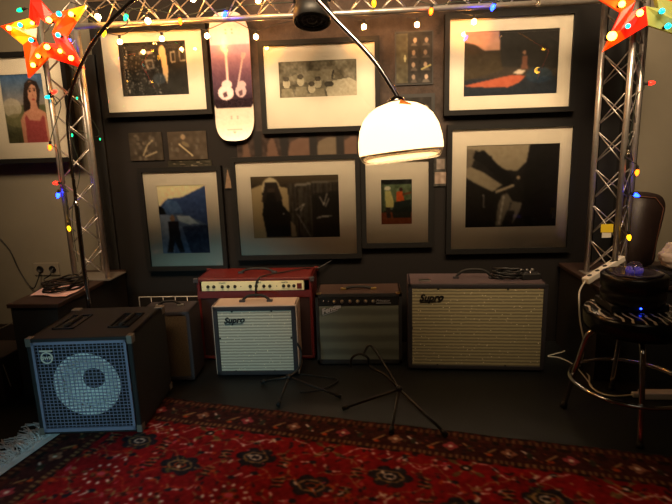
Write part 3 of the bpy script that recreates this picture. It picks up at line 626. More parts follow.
# ------------------------------------------------------------------ amplifiers
def shell_mb(w, h, d, th=.018, ch=.006, foot=.012, back=True):
    mb = MB(); z0, z1 = foot, h
    mb.box(-w/2, w/2, 0, d, z1-th, z1, ch=ch); mb.box(-w/2, w/2, 0, d, z0, z0+th, ch=ch)
    mb.box(-w/2, -w/2+th, 0, d, z0, z1, ch=ch); mb.box(w/2-th, w/2, 0, d, z0, z1, ch=ch)
    mb.box(-w/2+th*.5, w/2-th*.5, d-.014, d-.004, z0+th*.5, z1-th*.5)
    return mb
def handle(t, w, z, y, m='rubber', cap='nickel', hgt=.028):
    pts = [(-w/2, y, z+.006), (-w*.4, y, z+hgt*.6), (-w*.2, y, z+hgt), (w*.2, y, z+hgt), (w*.4, y, z+hgt*.6), (w/2, y, z+.006)]
    mb = MB(); sp_ = smooth_path(pts, 6)
    mb.tube([p for p in sp_], .0075, 8, T=Matrix.Identity(4)); hh = mb.build('handle', M[m], t)
    for s in (-1, 1): MB().box(s*w/2-.016, s*w/2+.016, y-.01, y+.01, z, z+.012, ch=.003).build('handle_cap', M[cap], hh)
def feet(t, w, d):
    for sx in (-1, 1):
        for y in (.03, d-.03): MB().lathe([(.014, 0), (.016, .004), (.016, .013)], 12, 0, Matrix.Translation((sx*(w/2-.04), y, 0))).build('foot', M['rubber'], t)
def knob(mb_parent, x, y, z, r=.009, m='letter'):
    T = Matrix.Translation((x, y, z)) @ Matrix.Rotation(PI/2, 4, 'X')
    mb = MB().lathe([(r*1.15, 0), (r*1.1, .003), (r*.75, .005), (r*.68, .014), (r*.5, .016)], 14, 0, T); mb.box(x-.0012, x+.0012, y-.018, y-.0155, z, z+r*.7)
    return mb.build('knob', M[m], mb_parent)
def front_frame(t, w, h, bar, foot=.012, m='darkfront', y0=-.006, y1=.014):
    mb = MB(); z0, z1 = foot, h; b = bar
    mb.box(-w/2, w/2, y0, y1, z1-b, z1, ch=.004); mb.box(-w/2, w/2, y0, y1, z0, z0+b, ch=.004)
    mb.box(-w/2, -w/2+b, y0, y1, z0, z1, ch=.004); mb.box(w/2-b, w/2, y0, y1, z0, z1, ch=.004); return mb.build('front_frame', M[m], t)
def screws(t, w, h, zc):
    for x, z in ((-w*.28, h-.026), (w*.22, h-.026), (-w*.28, .034), (w*.22, .034), (-w/2+.02, zc), (w/2-.02, zc)):
        MB().lathe([(.006, 0), (.005, .003), (.001, .004)], 10, 0, Matrix.Translation((x, -.0015, z)) @ Matrix.Rotation(PI/2, 4, 'X')).build('screw', M['letter'], t)
def script_logo(t, word, size, x, z, y, m='letter', rise=6):
    text_obj(word, size, M[m], t, (x, y, z), (PI/2, -math.radians(rise), 0), .35, .0015, size*.034)
    o = MB().box(0, size*2.1, -.001, .0005, -.0016, .0012).build('logo_underline', M[m], t); o.location = (x+size*.1, y, z-size*.12); o.rotation_euler = (0, -math.radians(rise), 0)
# large silver-grille combo
bb = aZ(475, 373, 0); w, h, d = .715, .488, .235
t = thing('guitar_amplifier', 'wide grey guitar amplifier with ribbed silver grille, rightmost in the row', 'amplifier', (.552, 2.59, 0), math.radians(-2.5))
shell_mb(w, h, d).build('cabinet', M['taupe'], t); front_frame(t, w, h, .022)
gc = grille_cloth('silver_stripe_grille', (176,168,132), (112,106,84), (150,142,112), 17.5)
MB().box(-w/2+.018, w/2-.018, .0, .01, .03, h-.02).build('grille', gc, t); screws(t, w, h, h*.5)
script_logo(t, 'Supro', .052, -w/2+.058, h-.092, -.0035, rise=2); feet(t, w, d); handle(t, .19, h, d*.5, cap='darkfront', hgt=.048)
MB().box(-w/2+.06, -w/2+.12, .05, .09, h, h+.006, ch=.002).build('power_plate', M['nickel'], t)
# small cream combo
w, h, d = .455, .405, .145
t = thing('guitar_amplifier', 'small cream-sided amplifier with bright silver grille in front of the red one', 'amplifier', (-.622, 2.525, 0), math.radians(1.0))
shell_mb(w, h, d).build('cabinet', M['cream'], t); front_frame(t, w-.012, h-.006, .024)
gc2 = grille_cloth('pale_stripe_grille', (205,205,190), (140,140,128), (172,172,158), 19)
MB().box(-w/2+.024, w/2-.024, .0, .01, .034, h-.026).build('grille', gc2, t); screws(t, w-.03, h-.005, h*.55)
script_logo(t, 'Supro', .046, -w/2+.062, h-.098, -.0035, rise=3); feet(t, w, d); handle(t, .15, h, d*.45, cap='darkfront', hgt=.036)
# black-panel combo
w, h, d = .475, .42, .21
t = thing('guitar_amplifier', 'black and brown amplifier with silver script logo, between the two silver-grille ones', 'amplifier', (-.072, 2.67, 0), 0)
shell_mb(w, h, d).build('cabinet', M['browntolex'], t)
pn = MB().box(-w/2+.02, w/2-.02, -.001, .012, h-.066, h-.02, ch=.002).build('control_panel', M['panelblack'], t)
for i in range(2): MB().lathe([(.006, 0), (.004, .004), (.001, .004)], 12, 0, Matrix.Translation((-w/2+.045+i*.026, -.001, h-.043)) @ Matrix.Rotation(PI/2, 4, 'X')).build('input_jack', M['chrome'], pn)
for i in range(6): knob(pn, -w/2+.105+i*.043, -.001, h-.044, .0095, 'nickel')
text_obj('Princeton', .019, M['silver'], pn, (w/2-.14, -.002, h-.046), shear=.3, name='panel_lettering')
MB().box(w/2-.14, w/2-.06, -.002, -.0008, h-.056, h-.053).build('panel_line', M['silver'], pn)
gc3 = grille_cloth('dark_silver_grille', (98,100,88), (76,78,68), (60,64,58), 4, glint=.0)
front = MB().box(-w/2+.018, w/2-.018, .004, .014, .03, h-.07).build('grille', gc3, t)
mb = MB(); mb.box(-w/2, -w/2+.016, -.004, .012, .012, h); mb.box(w/2-.016, w/2, -.004, .012, .012, h); mb.box(-w/2, w/2, -.004, .012, .012, .034); mb.box(-w/2, w/2, -.004, .012, h-.018, h); mb.build('front_edge', M['tolex'], t)
script_logo(t, 'Fender', .042, -w/2+.035, h-.118, .0015, 'silver', 20); feet(t, w, d); handle(t, .17, h, d*.4, cap='gold', hgt=.016)
for s in (-1, 1): MB().box(s*(w/2-.02)-.012, s*(w/2-.02)+.012, -.006, .02, h-.002, h+.003, ch=.001).build('corner_plate', M['gold'], t)
# red combo behind
w, h, d = .665, .50, .25
t = thing('guitar_amplifier', 'large red amplifier with cream knob panel, half hidden behind the small cream one', 'amplifier', (-.665, 2.735, 0), math.radians(0))
shell_mb(w, h, d).build('cabinet', M['redtolex'], t)
MB().box(-w/2+.016, w/2-.016, .006, .016, .03, h-.1).build('grille', mat('dark_red_grille', (40,12,12), .8, noise=.3, scale=200), t)
MB().box(-w/2+.01, w/2-.01, -.002, .012, h-.115, h-.075).build('trim_bar', M['redtolex'], t)
pn = MB().box(-w/2+.03, w/2-.045, -.004, .012, h-.073, h-.018, ch=.003).build('control_panel', M['panelcream'], t)
for x in (-.27, -.235, -.185, -.15, -.11, -.02, .015, .06, .095, .175, .205, .235): knob(pn, x*.98, -.004, h-.047, .0085)
for x, s in ((-.2, 'VOLUME'), (.01, 'TREBLE'), (.16, 'MASTER')): text_obj(s, .010, M['letter'], pn, (x, -.005, h-.029), name='panel_lettering')
for x in (-.075, .135): MB().ball((x*.98, -.005, h-.047), .003).build('switch', M['letter'], pn)
MB().box(w/2-.085, w/2-.058, -.008, -.003, h-.064, h-.032, ch=.002).build('power_switch', mat('dark_red_plastic', (90,20,18), .3), pn)
for s in (-1, 1):
    for yy in (0, d): MB().box(s*w/2-.014, s*w/2+.014, yy-.012, yy+.012, h-.022, h+.003, ch=.004).build('corner_cap', M['redtolex'] if yy else M['greytolex'], t)
feet(t, w, d); handle(t, .2, h, d*.45, cap='darkfront')
# small grey combo behind the bass cabinet
w, h, d = .27, .395, .19
t = thing('guitar_amplifier', 'small grey amplifier with brown woven grille tucked behind the bass cabinet', 'amplifier', (-1.085, 2.46, .0), math.radians(3))
shell_mb(w, h, d).build('cabinet', M['greytolex'], t); front_frame(t, w, h, .02, m='greytolex')
MB().box(-w/2+.018, w/2-.018, .0, .01, .03, h-.02).build('grille', mat('brown_weave', (120,100,72), .8, rgb2=(60,48,34), scale=120, stretch=(1,1,3)), t)
feet(t, w, d); handle(t, .12, h, d*.5)
# bass cabinet with metal grid
w, h, d = .445, .452, .42
t = thing('bass_speaker_cabinet', 'black bass speaker cabinet with white grid grille over one cone, on the rug corner', 'speaker cabinet', (-1.228, 1.925, .0085), math.radians(4))
z0, z1, th = .012, h, .022
mb = MB(); mb.box(-w/2, w/2, 0, d, z1-th, z1, ch=.006); mb.box(-w/2, w/2, 0, d, z0, z0+th, ch=.006); mb.box(-w/2, -w/2+th, 0, d, z0, z1, ch=.006); mb.box(w/2-th, w/2, 0, d, z0, z1, ch=.006); mb.box(-w/2+.01, w/2-.01, d-.02, d-.004, z0+.01, z1-.01)
mb.build('cabinet', M['tolex'], t)
# baffle with a round opening
cz = (z0+z1)/2-.002; RC = .140; n = 48; x1 = w/2-th*.5; zz = (z1-z0)/2-th*.5; V = []; F = []
for k in range(n):
    q = 2*PI*k/n; c_, s_ = math.cos(q), math.sin(q); m_ = min(x1/abs(c_) if abs(c_) > 1e-6 else 9, zz/abs(s_) if abs(s_) > 1e-6 else 9)
    V += [(RC*c_, .022, cz+RC*s_), (m_*c_, .022, cz+m_*s_), (RC*c_, .036, cz+RC*s_), (m_*c_, .036, cz+m_*s_)]
for k in range(n):
    a = 4*k; b = 4*((k+1) % n); F += [(a, b, b+1, a+1), (a+2, a+3, b+3, b+2), (a, a+2, b+2, b)]
MB().add(V, F).build('baffle', mat('black_baffle', (14,14,15), .8), t)
Ts = Matrix.Translation((0, .02, cz)) @ Matrix.Rotation(PI/2, 4, 'X')      # local z points to -y
sp_ = bpy.data.objects.new('speaker', None); COL.objects.link(sp_); sp_.parent = t
cone = mat('pale_speaker_cone', (240,245,245), .6, noise=.1, scale=50)
MB().lathe([(RC+.004, -.001), (RC-.004, .004), (RC-.014, .001), (RC-.018, -.006), (.048, -.066)], 48, 0, Ts, cap=False).build('cone', cone, sp_)
MB().lathe([(.048, -.066), (.044, -.056), (.028, -.048), (.001, -.044)], 32, 0, Ts).build('dust_cap', mat('dark_dust_cap', (10,10,12), .6), sp_)
gw, gh = .382, .392; gz = cz+.004; mb = MB(); nb = 23; nz = 26
gm = mat('painted_steel_grille', (122,126,152), .5, .1)
for i in range(nb+1): x = -gw/2+gw*i/nb; mb.box(x-.0014, x+.0014, -.0025, -.0005, gz-gh/2, gz+gh/2)
for i in range(nz+1): z = gz-gh/2+gh*i/nz; mb.box(-gw/2, gw/2, -.0030, .0, z-.0014, z+.0014)
for q in ((-gw/2-.008, gw/2+.008, gz+gh/2-.004, gz+gh/2+.008), (-gw/2-.008, gw/2+.008, gz-gh/2-.012, gz-gh/2+.004)): mb.box(q[0], q[1], -.006, .004, q[2], q[3])
for s in (-1, 1): mb.box(min(s*(gw/2-.003), s*(gw/2+.008)), max(s*(gw/2-.003), s*(gw/2+.008)), -.006, .004, gz-gh/2-.012, gz+gh/2+.008)
mb.build('grille', gm, t)
ex, ez = -gw/2+.052, gz+gh/2-.055
em = MB().box(ex-.027, ex+.027, -.008, -.005, ez+.022, ez+.028); em.lathe([(.026, 0), (.026, .003), (.021, .003), (.021, 0), (.026, 0)], 28, 0, Matrix.Translation((ex, -.005, ez-.006)) @ Matrix.Rotation(PI/2, 4, 'X'), cap=False)
em.build('emblem', M['white'], t); text_obj('SWR', .019, M['white'], t, (ex, -.0065, ez-.013), name='emblem_lettering', align='CENTER', bold=.0004)
for sx in (-1, 1):
    for yy in (0, d):
        for zz_ in (h, .012+.02):
            cm = MB(); s = sx*(w/2-.018); cm.box(s-.021, s+.021, (yy-.003 if yy == 0 else yy-.037), (yy+.037 if yy == 0 else yy+.003), zz_-.036 if zz_ == h else zz_-.022, zz_+.003 if zz_ == h else zz_+.012, ch=.004)
            if yy == 0:        # keep the front free of the grille: only outer corners
                cm = MB(); cm.box(min(sx*(w/2+.002), sx*(w/2-.022)), max(sx*(w/2+.002), sx*(w/2-.022)), -.003, .034, zz_-.034 if zz_ == h else zz_-.022, zz_+.003 if zz_ == h else zz_+.012, ch=.003)
            cm.build('corner_protector', mat('scuffed_corner', (112,104,96), .5, .2), t)
for x0 in (-.17, .075):
    m2 = MB(); a, b = x0, x0+.095; m2.box(a, b, .11, .118, h, h+.006); m2.box(a, b, .292, .30, h, h+.006); m2.box(a, a+.008, .11, .30, h, h+.006); m2.box(b-.008, b, .11, .30, h, h+.006); m2.box(a, b, .11, .30, h, h+.0015)
    hh = m2.build('recessed_handle', mat('handle_black', (20,20,24), .25), t); MB().tube([((a+b)/2, .13, h+.006), ((a+b)/2, .28, h+.006)], .008, 8).build('grip', M['rubber'], hh)
for sx in (-1, 1):
    for y in (.05, d-.05): MB().lathe([(.016, 0), (.018, .013)], 12, 0, Matrix.Translation((sx*(w/2-.05), y, 0))).build('foot', M['rubber'], t)
# things on the wide amplifier: small box and a coil of cable
at = Vector((.845, 2.70, .488))
t = thing('effects_pedal', 'black effects pedal with knobs on the right end of the wide grey amplifier', 'pedal', at, .1)
MB().box(-.05, .05, -.045, .045, 0, .032, ch=.005).build('case', M['black'], t)
for x in (-.03, 0, .03): MB().lathe([(.009, .032), (.009, .044), (.006, .046)], 12, 0, Matrix.Translation((x, .02, 0))).build('knob', M['nickel'], t)
MB().lathe([(.01, .032), (.01, .04), (.007, .042)], 12, 0, Matrix.Translation((0, -.025, 0))).build('footswitch', M['chrome'], t)
cc = Vector((.735, 2.70, .488)); pts = []
for i in range(120):
    q = i*2*PI/22; r = .052+.012*math.sin(i*.7); pts.append(cc+Vector((r*1.35*math.cos(q), r*.9*math.sin(q), .006+.0075*(i/22)+.003*math.sin(i*1.7))))
pts += [Vector((.79, 2.74, .53)), Vector((.81, 2.752, .515))]
tag(origin_to(MB().tube(pts, .0048, 6).build('coiled_cable', M['cable']), cc), 'black coiled cable on top of the wide grey amplifier beside the pedal', 'cable')
# black cable draped over the red amp
pts = [aY(338, 256, 3.0), aY(318, 268, 2.97), Vector((-.40, 2.9, .512)), Vector((-.50, 2.84, .508)), Vector((-.60, 2.76, .509)), Vector((-.64, 2.722, .49)), Vector((-.655, 2.72, .40)), Vector((-.66, 2.722, .2))]
tag(origin_to(MB().tube(smooth_path(pts), .004, 6).build('draped_cable', M['cable']), pts[0]), 'thin black cable draped over the top of the red amplifier', 'cable')
pts = [aY(297, 345, 2.5), aY(300, 352, 2.5), aY(305, 366, 2.52), aZ(318, 376, .006), aZ(338, 380, .006), aZ(322, 389, .006)]
pts = [aZ(300, 374, .006), aZ(318, 376, .006), aZ(338, 380, .006), aZ(322, 389, .006), aZ(300, 392, .006)]
tag(origin_to(MB().tube(smooth_path(pts), .004, 6).build('floor_cable', M['cable']), pts[0]), 'thin black cable lying on the floor right of the small cream amplifier', 'cable')
# ------------------------------------------------------------------ white wire rack behind
a, b = aY(139, 297, 2.9), aY(199, 295, 2.9); zt = a.z
t = thing('wire_rack', 'white wire grid rack standing behind the small grey amplifier', 'wire rack', ((a.x+b.x)/2, 2.9, 0))
fr = MB().tube([(a.x, 2.9, .005), (a.x, 2.9, zt), (b.x, 2.9, zt), (b.x, 2.9, .005)], .0035, 8); fr.build('frame', M['whitewire'], t, world=True)
gd = MB()
for i in range(1, 5): x = a.x+(b.x-a.x)*i/5; gd.tube([(x, 2.9, .02), (x, 2.9, zt)], .0022, 6)
for i in range(6): z = .02+i*(zt-.08)/6+.0; gd.tube([(a.x, 2.897, z), (b.x, 2.897, z)], .0022, 6)
gd.build('grid', M['whitewire'], t, world=True)
for x in (a.x, b.x): MB().tube([(x, 2.84, .004), (x, 2.96, .004)], .004, 8).build('foot', M['whitewire'], t, world=True)
# ------------------------------------------------------------------ guitar stands
def stand(label, hub, feet_, yoke, cradle, group=None):
    t = thing('guitar_stand', label, 'guitar stand', (hub.x, hub.y, 0), group=group)
    MB().ball(hub, .016).build('hub', M['black'], t, world=True)
    for f in feet_:
        lg = MB().tube([hub, f+Vector((0,0,.012))], .0065, 8).build('leg', M['black'], t, world=True)
        d_ = (f-hub).normalized(); MB().tube([f+Vector((0,0,.012))-d_*.03, f+Vector((0,0,.012))], .0105, 10).build('rubber_foot', M['rubber'], lg, world=True)
    MB().tube(smooth_path(yoke, 5), .0062, 8).build('upright', M['black'], t, world=True)
    if cradle: MB().tube(smooth_path(cradle, 5), .006, 8).build('cradle', M['rubber'], t, world=True)
    return t
hub = aY(399, 389, 2.12)
stand('black folding guitar stand standing in front of the black and brown amplifier', hub,
      [aZ(343, 411, 0), aZ(447, 438, 0), aZ(391, 436, 0)], [hub, aY(389, 372, 2.2), aY(374, 349, 2.28), aY(368, 346, 2.28), aY(363, 356, 2.27)],
      [aY(351, 367, 2.26), aY(352, 358, 2.26), aY(360, 354, 2.26), aY(368, 358, 2.26), aY(370, 367, 2.27), aY(385, 375, 2.18), hub])
hub = aY(289, 377, 2.34)
stand('black folding guitar stand with one shiny leg beside the small cream amplifier', hub, [aZ(341, 399, 0), aZ(278, 408, 0), aZ(262, 384, 0)],
      [hub, aY(299, 368, 2.38), aY(301, 352, 2.42), aY(297, 343, 2.42)], None)
# ------------------------------------------------------------------ bar stool and the things on it
SC = Vector((1.12, 2.13, 0)); t = thing('bar_stool', 'low chrome stool with foot ring and black zebra-print padded seat, right', 'stool', SC)
zs = .5
seat = MB().lathe([(.155, zs-.092), (.196, zs-.086), (.204, zs-.06), (.204, zs-.022), (.196, zs-.006), (.175, zs), (.001, zs+.004)], 48)
zeb = mat('zebra_vinyl', (20,20,20), .25); nt = zeb.node_tree
w_ = nt.nodes.new('ShaderNodeTexWave'); w_.inputs['Scale'].default_value = 9; w_.inputs['Distortion'].default_value = 6; w_.inputs['Detail Scale'].default_value = 1.2
tc = nt.nodes.new('ShaderNodeTexCoord'); nt.links.new(tc.outputs['Object'], w_.inputs['Vector']); r_ = nt.nodes.new('ShaderNodeValToRGB'); r_.color_ramp.elements[0].position = .82; r_.color_ramp.elements[1].position = .86
r_.color_ramp.elements[0].color = lin((16,16,16))+(1,); r_.color_ramp.elements[1].color = lin((190,185,175))+(1,)
nt.links.new(w_.outputs['Fac'], r_.inputs[0]); nt.links.new(r_.outputs[0], nt.nodes['Principled BSDF'].inputs['Base Color'])
bl_v = mat('black_vinyl', (16,16,17), .22)
st = seat.build('seat', [bl_v, zeb], t)
for p in st.data.polygons:
    if p.normal.z > .75 and p.center.z > zs-.02: p.material_index = 1
for k in range(4):
    q = math.radians(163+92*k); dx, dy = math.cos(q), math.sin(q)
    pts = [(dx*.06, dy*.06, zs-.10), (dx*.12, dy*.12, zs-.102), (dx*.165, dy*.165, zs-.125), (dx*.19, dy*.19, zs-.19), (dx*.255, dy*.255, .006)]
    lg = MB().tube(smooth_path(pts, 6), .0115, 12).build('leg', M['chrome'], t)
    MB().tube([(dx*.25, dy*.25, .022), (dx*.2565, dy*.2565, 0.0)], .0145, 12).build('foot_cap', M['rubber'], lg)
zr = .165; rr = .2375; MB().tube([(rr*math.cos(2*PI*k/48), rr*math.sin(2*PI*k/48), zr) for k in range(48)], .0095, 10, closed=True).build('foot_ring', M['chrome'], t)
# black drum-shaped unit
dc = aZ(628, 300, zs+.004); dc = Vector((1.10, 2.13, zs+.004))
t = thing('light_projector', 'black drum-shaped unit with a blue light and clear dome standing on the stool', 'projector', dc)
MB().box(-.115, .115, -.075, .09, 0, .032, ch=.006).build('base', M['black'], t)
MB().lathe([(.112, .032), (.122, .036), (.125, .075), (.116, .085), (.125, .095), (.127, .143), (.12, .150), (.001, .152)], 40).build('drum', mat('glossy_black', (18,18,20), .3), t)
MB().lathe([(.105, .152), (.108, .154), (.09, .1565), (.07, .155)], 40).build('top_ring', mat('dark_lens', (70,66,90), .15, .6), t)
MB().lathe([(.034, .153), (.034, .168), (.026, .188), (.012, .198), (.001, .200)], 20).build('clear_dome', mat('clear_dome', (225,225,240), .05, trans=.95), t)
for k in range(8): q = k*PI/4; MB().ball((.018*math.cos(q),   .018*math.sin(q), .162), .006, n=6).build('lens', mat('violet_lens', (150,140,220), .15, emit=(120,100,255), estr=.12), t)
MB().ball((.0, -.0765, .018), .004, n=6).build('status_light', emat('blue_status', (30,60,255), 18), t)
# power strips and white cable
t = thing('power_strip', 'white power strip slanting across the base of the right truss', 'power strip', aY(600, 270, 2.5))
a, b = aY(585, 283, 2.50), aY(622, 258, 2.66); a.z = max(a.z, BEN+.02); d_ = (b-a).normalized(); L = (b-a).length
T = Matrix.Translation(a) @ Vector((1,0,0)).rotation_difference(d_).to_matrix().to_4x4()
bd_ = MB().box(0, L, -.02, .02, -.015, .015, 0, T, ch=.005).build('body', M['white'], t, world=True)
for k in range(4): MB().lathe([(.011, .0), (.011, .003), (.001, .003)], 12, 0, T @ Matrix.Translation((.04+k*L/5, -.0, .014))).build('socket', M['panelblack'], bd_, world=True)
pts = [a, aY(580, 290, 2.46), aY(579, 300, 2.40), aY(580, 320, 2.42), aY(584, 345, 2.44), aZ(580, 366, .01)]
MB().tube(smooth_path(pts), .0042, 8).build('cord', M['wcable'], t, world=True)
t = thing('power_strip', 'white power strip lying on the floor under the stool', 'power strip', aZ(656, 396, 0))
a, b = aZ(640, 398, 0), aZ(690, 398, 0)
MB().box(a.x, b.x, a.y-.02, a.y+.03, .0, .032, ch=.005).build('body', M['white'], t, world=True)
MB().box(a.x-.035, a.x-.004, a.y-.008, a.y+.018, .004, .026, ch=.004).build('plug', M['white'], t, world=True)
pts = [Vector((a.x-.03, a.y+.005, .014)), aZ(615, 396, .006), aZ(600, 393, .006), aZ(590, 385, .006), aZ(589, 376, .006), aZ(583, 368, .006)]
MB().tube(smooth_path(pts), .004, 8).build('cord', M['wcable'], t, world=True)
pts = [aZ(592, 386, .005), aZ(575, 366, .005), aZ(560, 358, .006), aZ(548, 356, .006), aZ(562, 352, .006), aZ(580, 344, .006), aZ(600, 336, .006)]
tag(origin_to(MB().tube(smooth_path(pts), .0035, 6).build('floor_cable', M['wcable']), pts[0]), 'white cable bent into a point on the floor right of the wide amplifier', 'cable')
# yellow and white tag on truss
p = aY(607, 230, 2.62); t = thing('paper_tag', 'yellow and white paper tag taped to the right truss', 'tag', p)
MB().box(-.03, .03, 0, .002, -.012, .03).build('yellow_note', M['yellow'], t); MB().box(-.022, .024, .0022, .004, -.04, .01).build('white_note', M['white'], t)
p = aY(596, 252, 2.62)
# dark leather case leaning on grey wall
t = thing('leather_case', 'dark brown leather case with rounded top leaning at the grey wall behind the stool', 'case', (1.50, 2.93, BEN))
z = 0; outl = [(-.085, 0), (.085, 0), (.10, .12), (.115, .26), (.118, .33), (.10, .375), (.06, .395), (-.02, .40), (-.07, .39), (-.1, .355), (-.105, .30), (-.1, .12)]
T = Matrix.Translation((1.475, 2.87, BEN+.02)) @ Euler((math.radians(-8), math.radians(7), 0)).to_matrix().to_4x4()
bm = bmesh.new(); vv = [bm.verts.new((x, -.03, z)) for x, z in [tuple(p)[:3:2] for p in smooth_path([(x, 0, z) for x, z in outl], 4, True)]]
f = bm.faces.new(vv); e = bmesh.ops.extrude_face_region(bm, geom=[f]); bmesh.ops.translate(bm, vec=(0, .06, 0), verts=[v for v in e['geom'] if isinstance(v, bmesh.types.BMVert)])
bmesh.ops.bevel(bm, geom=[e_ for e_ in bm.edges if abs(e_.verts[0].co.y-e_.verts[1].co.y) < 1e-6], offset=.012, segments=3, affect='EDGES')
bm.verts.index_update(); m2 = MB().add([v.co.copy() for v in bm.verts], [[v.index for v in f.verts] for f in bm.faces], 0, T, True); bm.free(); m2.build('shell', M['brownleather'], t, world=True)
MB().tube([(-.088, -.032, .03), (-.096, -.034, .3), (-.06, -.034, .37), (.05, -.034, .372), (.1, -.034, .32), (.08, -.032, .03)], .003, 6, T=T).build('piping', mat('worn_edge', (92,58,42), .5), t, world=True)
# white cloth bundle at the right edge
p = aY(673, 269, 2.56); bm = bmesh.new(); bmesh.ops.create_icosphere(bm, subdivisions=4, radius=1)
for v in bm.verts:
    n_ = v.co.normalized(); k = 1+.10*math.sin(n_.x*5+n_.z*4)+.07*math.sin(n_.y*9+n_.x*3)+.04*math.sin(n_.z*15); v.co = Vector((n_.x*.062*k, n_.y*.06*k, n_.z*.062*k))
bm.verts.index_update(); zmin = min(v.co.z for v in bm.verts)
m2 = MB().add([v.co+Vector((p.x, 2.56, BEN-zmin+.06)) for v in bm.verts], [[v.index for v in f.verts] for f in bm.faces], 0, None, True); bm.free()
CL = tag(m2.build('crumpled_cloth', mat('white_cloth', (205,190,178), .9, noise=.1, scale=30, bump=.2)), 'crumpled white cloth at the right edge on a black case', 'cloth'); origin_to(CL, (p.x, 2.56, BEN+.06))
t = thing('equipment_case', 'flat black equipment case on the right bench under the white cloth', 'case', (p.x, 2.56, BEN))
MB().box(-.07, .14, -.09, .10, 0, .058, ch=.006).build('lower_shell', M['tolex'], t); MB().box(-.072, .142, -.092, .102, .030, .034).build('rim', M['nickel'], t)
# ------------------------------------------------------------------ dark things at the far left
t = thing('small_speaker', 'dark box speaker with slotted front on the floor at the far left', 'speaker', (-2.0, 2.3, 0))
MB().box(-.2, .17, -.09, .17, 0, .24, ch=.006).build('cabinet', mat('dark_brown_box', (44,34,28), .7), t)
sl = MB()
for k in range(9): sl.box(-.17, .14, -.096, -.089, .03+k*.021, .042+k*.021)
sl.build('slotted_front', mat('slot_grey', (58,56,50), .6), t)
q = aZ(3, 366, .26); t = thing('orange_plug', 'orange cable plug with thin grey lead at the far left', 'plug', (-2.02, 2.3, .24))
MB().tube([(-2.07, 2.28, .256), (-2.02, 2.275, .256), (-1.995, 2.27, .256)], [.014, .015, .007], 12).build('plug', mat('orange_plug', (190,120,70), .5), t, world=True)
MB().tube(smooth_path([(-1.995, 2.27, .256), (-1.93, 2.26, .25), (-1.86, 2.25, .247), (-1.78, 2.2, .1)]), .003, 6).build('lead', mat('grey_lead', (90,84,72), .6), t, world=True)
pts = [aY(-10, 350, 2.5), aY(6, 340, 2.5), aY(18, 330, 2.55)]; pts = [Vector((-2.15, 2.3, .245)), Vector((-2.1, 2.42, .27)), Vector((-1.95, 2.5, .33)), Vector((-1.85, 2.6, .40)), Vector((-1.82, 2.75, .3)), Vector((-1.85, 2.8, .01))]
tag(origin_to(MB().tube(smooth_path(pts), .0035, 6).build('hanging_cable', mat('grey_lead', (90,84,72), .6)), pts[0]), 'thin grey cable rising behind the dark box speaker at far left', 'cable')
# ------------------------------------------------------------------ rug
RA = math.radians(-12.0); RC0 = aZ(175, 399, 0); ax = Vector((math.cos(RA), math.sin(RA), 0)); ay = Vector((math.sin(RA), -math.cos(RA), 0))   # ax along the back edge, ay towards the camera
RC1 = aZ(672, 457, 0); ax = (RC1-RC0).normalized(); ay = Vector((ax.y, -ax.x, 0)); le = aZ(62, 433, 0); s0 = (le-RC0).dot(ax)
org = RC0+ax*s0; RL, RD = 3.0, 1.75; res = .0045; W, H = int(RL/res), int(RD/res)
c = Cv(W, H); X = c.X*RL; Yc = c.Y*RD
red = np.array((126,5,14)); c.a[:] = red; c.noise(10, 3, (1,.2,.2)).noise(8, 12, (1,.1,.1))
ed = np.minimum(np.minimum(X, RL-X), np.minimum(Yc, RD-Yc)); nav, tan, brn, wht, org_c, blk, pnk = (26,24,36), (150,120,76), (70,26,20), (216,204,190), (170,66,26), (26,16,16), (190,70,90)
def along():      # running coordinate on the border
    return np.where((Yc <= X) & (Yc <= RL-X), X, Yc)
al = along(); B0 = .212
def el(cx, cy, rx, ry, col, a=1, rot=0):
    cs, sn = math.cos(rot), math.sin(rot); x0, x1 = int((cx-max(rx,ry))/res)-1, int((cx+max(rx,ry))/res)+2; y0, y1 = int((cy-max(rx,ry))/res)-1, int((cy+max(rx,ry))/res)+2
    x0, y0 = max(x0, 0), max(y0, 0); x1, y1 = min(x1, W), min(y1, H)
    if x0 >= x1 or y0 >= y1: return
    dx = X[y0:y1, x0:x1]-cx; dy = Yc[y0:y1, x0:x1]-cy; u_ = (dx*cs+dy*sn)/rx; v_ = (-dx*sn+dy*cs)/ry; m_ = u_*u_+v_*v_ < 1; s_ = c.a[y0:y1, x0:x1]; s_[m_] = s_[m_]*(1-a)+np.array(col)*a
def seg(x0, y0, x1, y1, w_, col): 
    L_ = math.hypot(x1-x0, y1-y0); el((x0+x1)/2, (y0+y1)/2, L_/2, w_, col, 1, math.atan2(y1-y0, x1-x0))
cell = .27
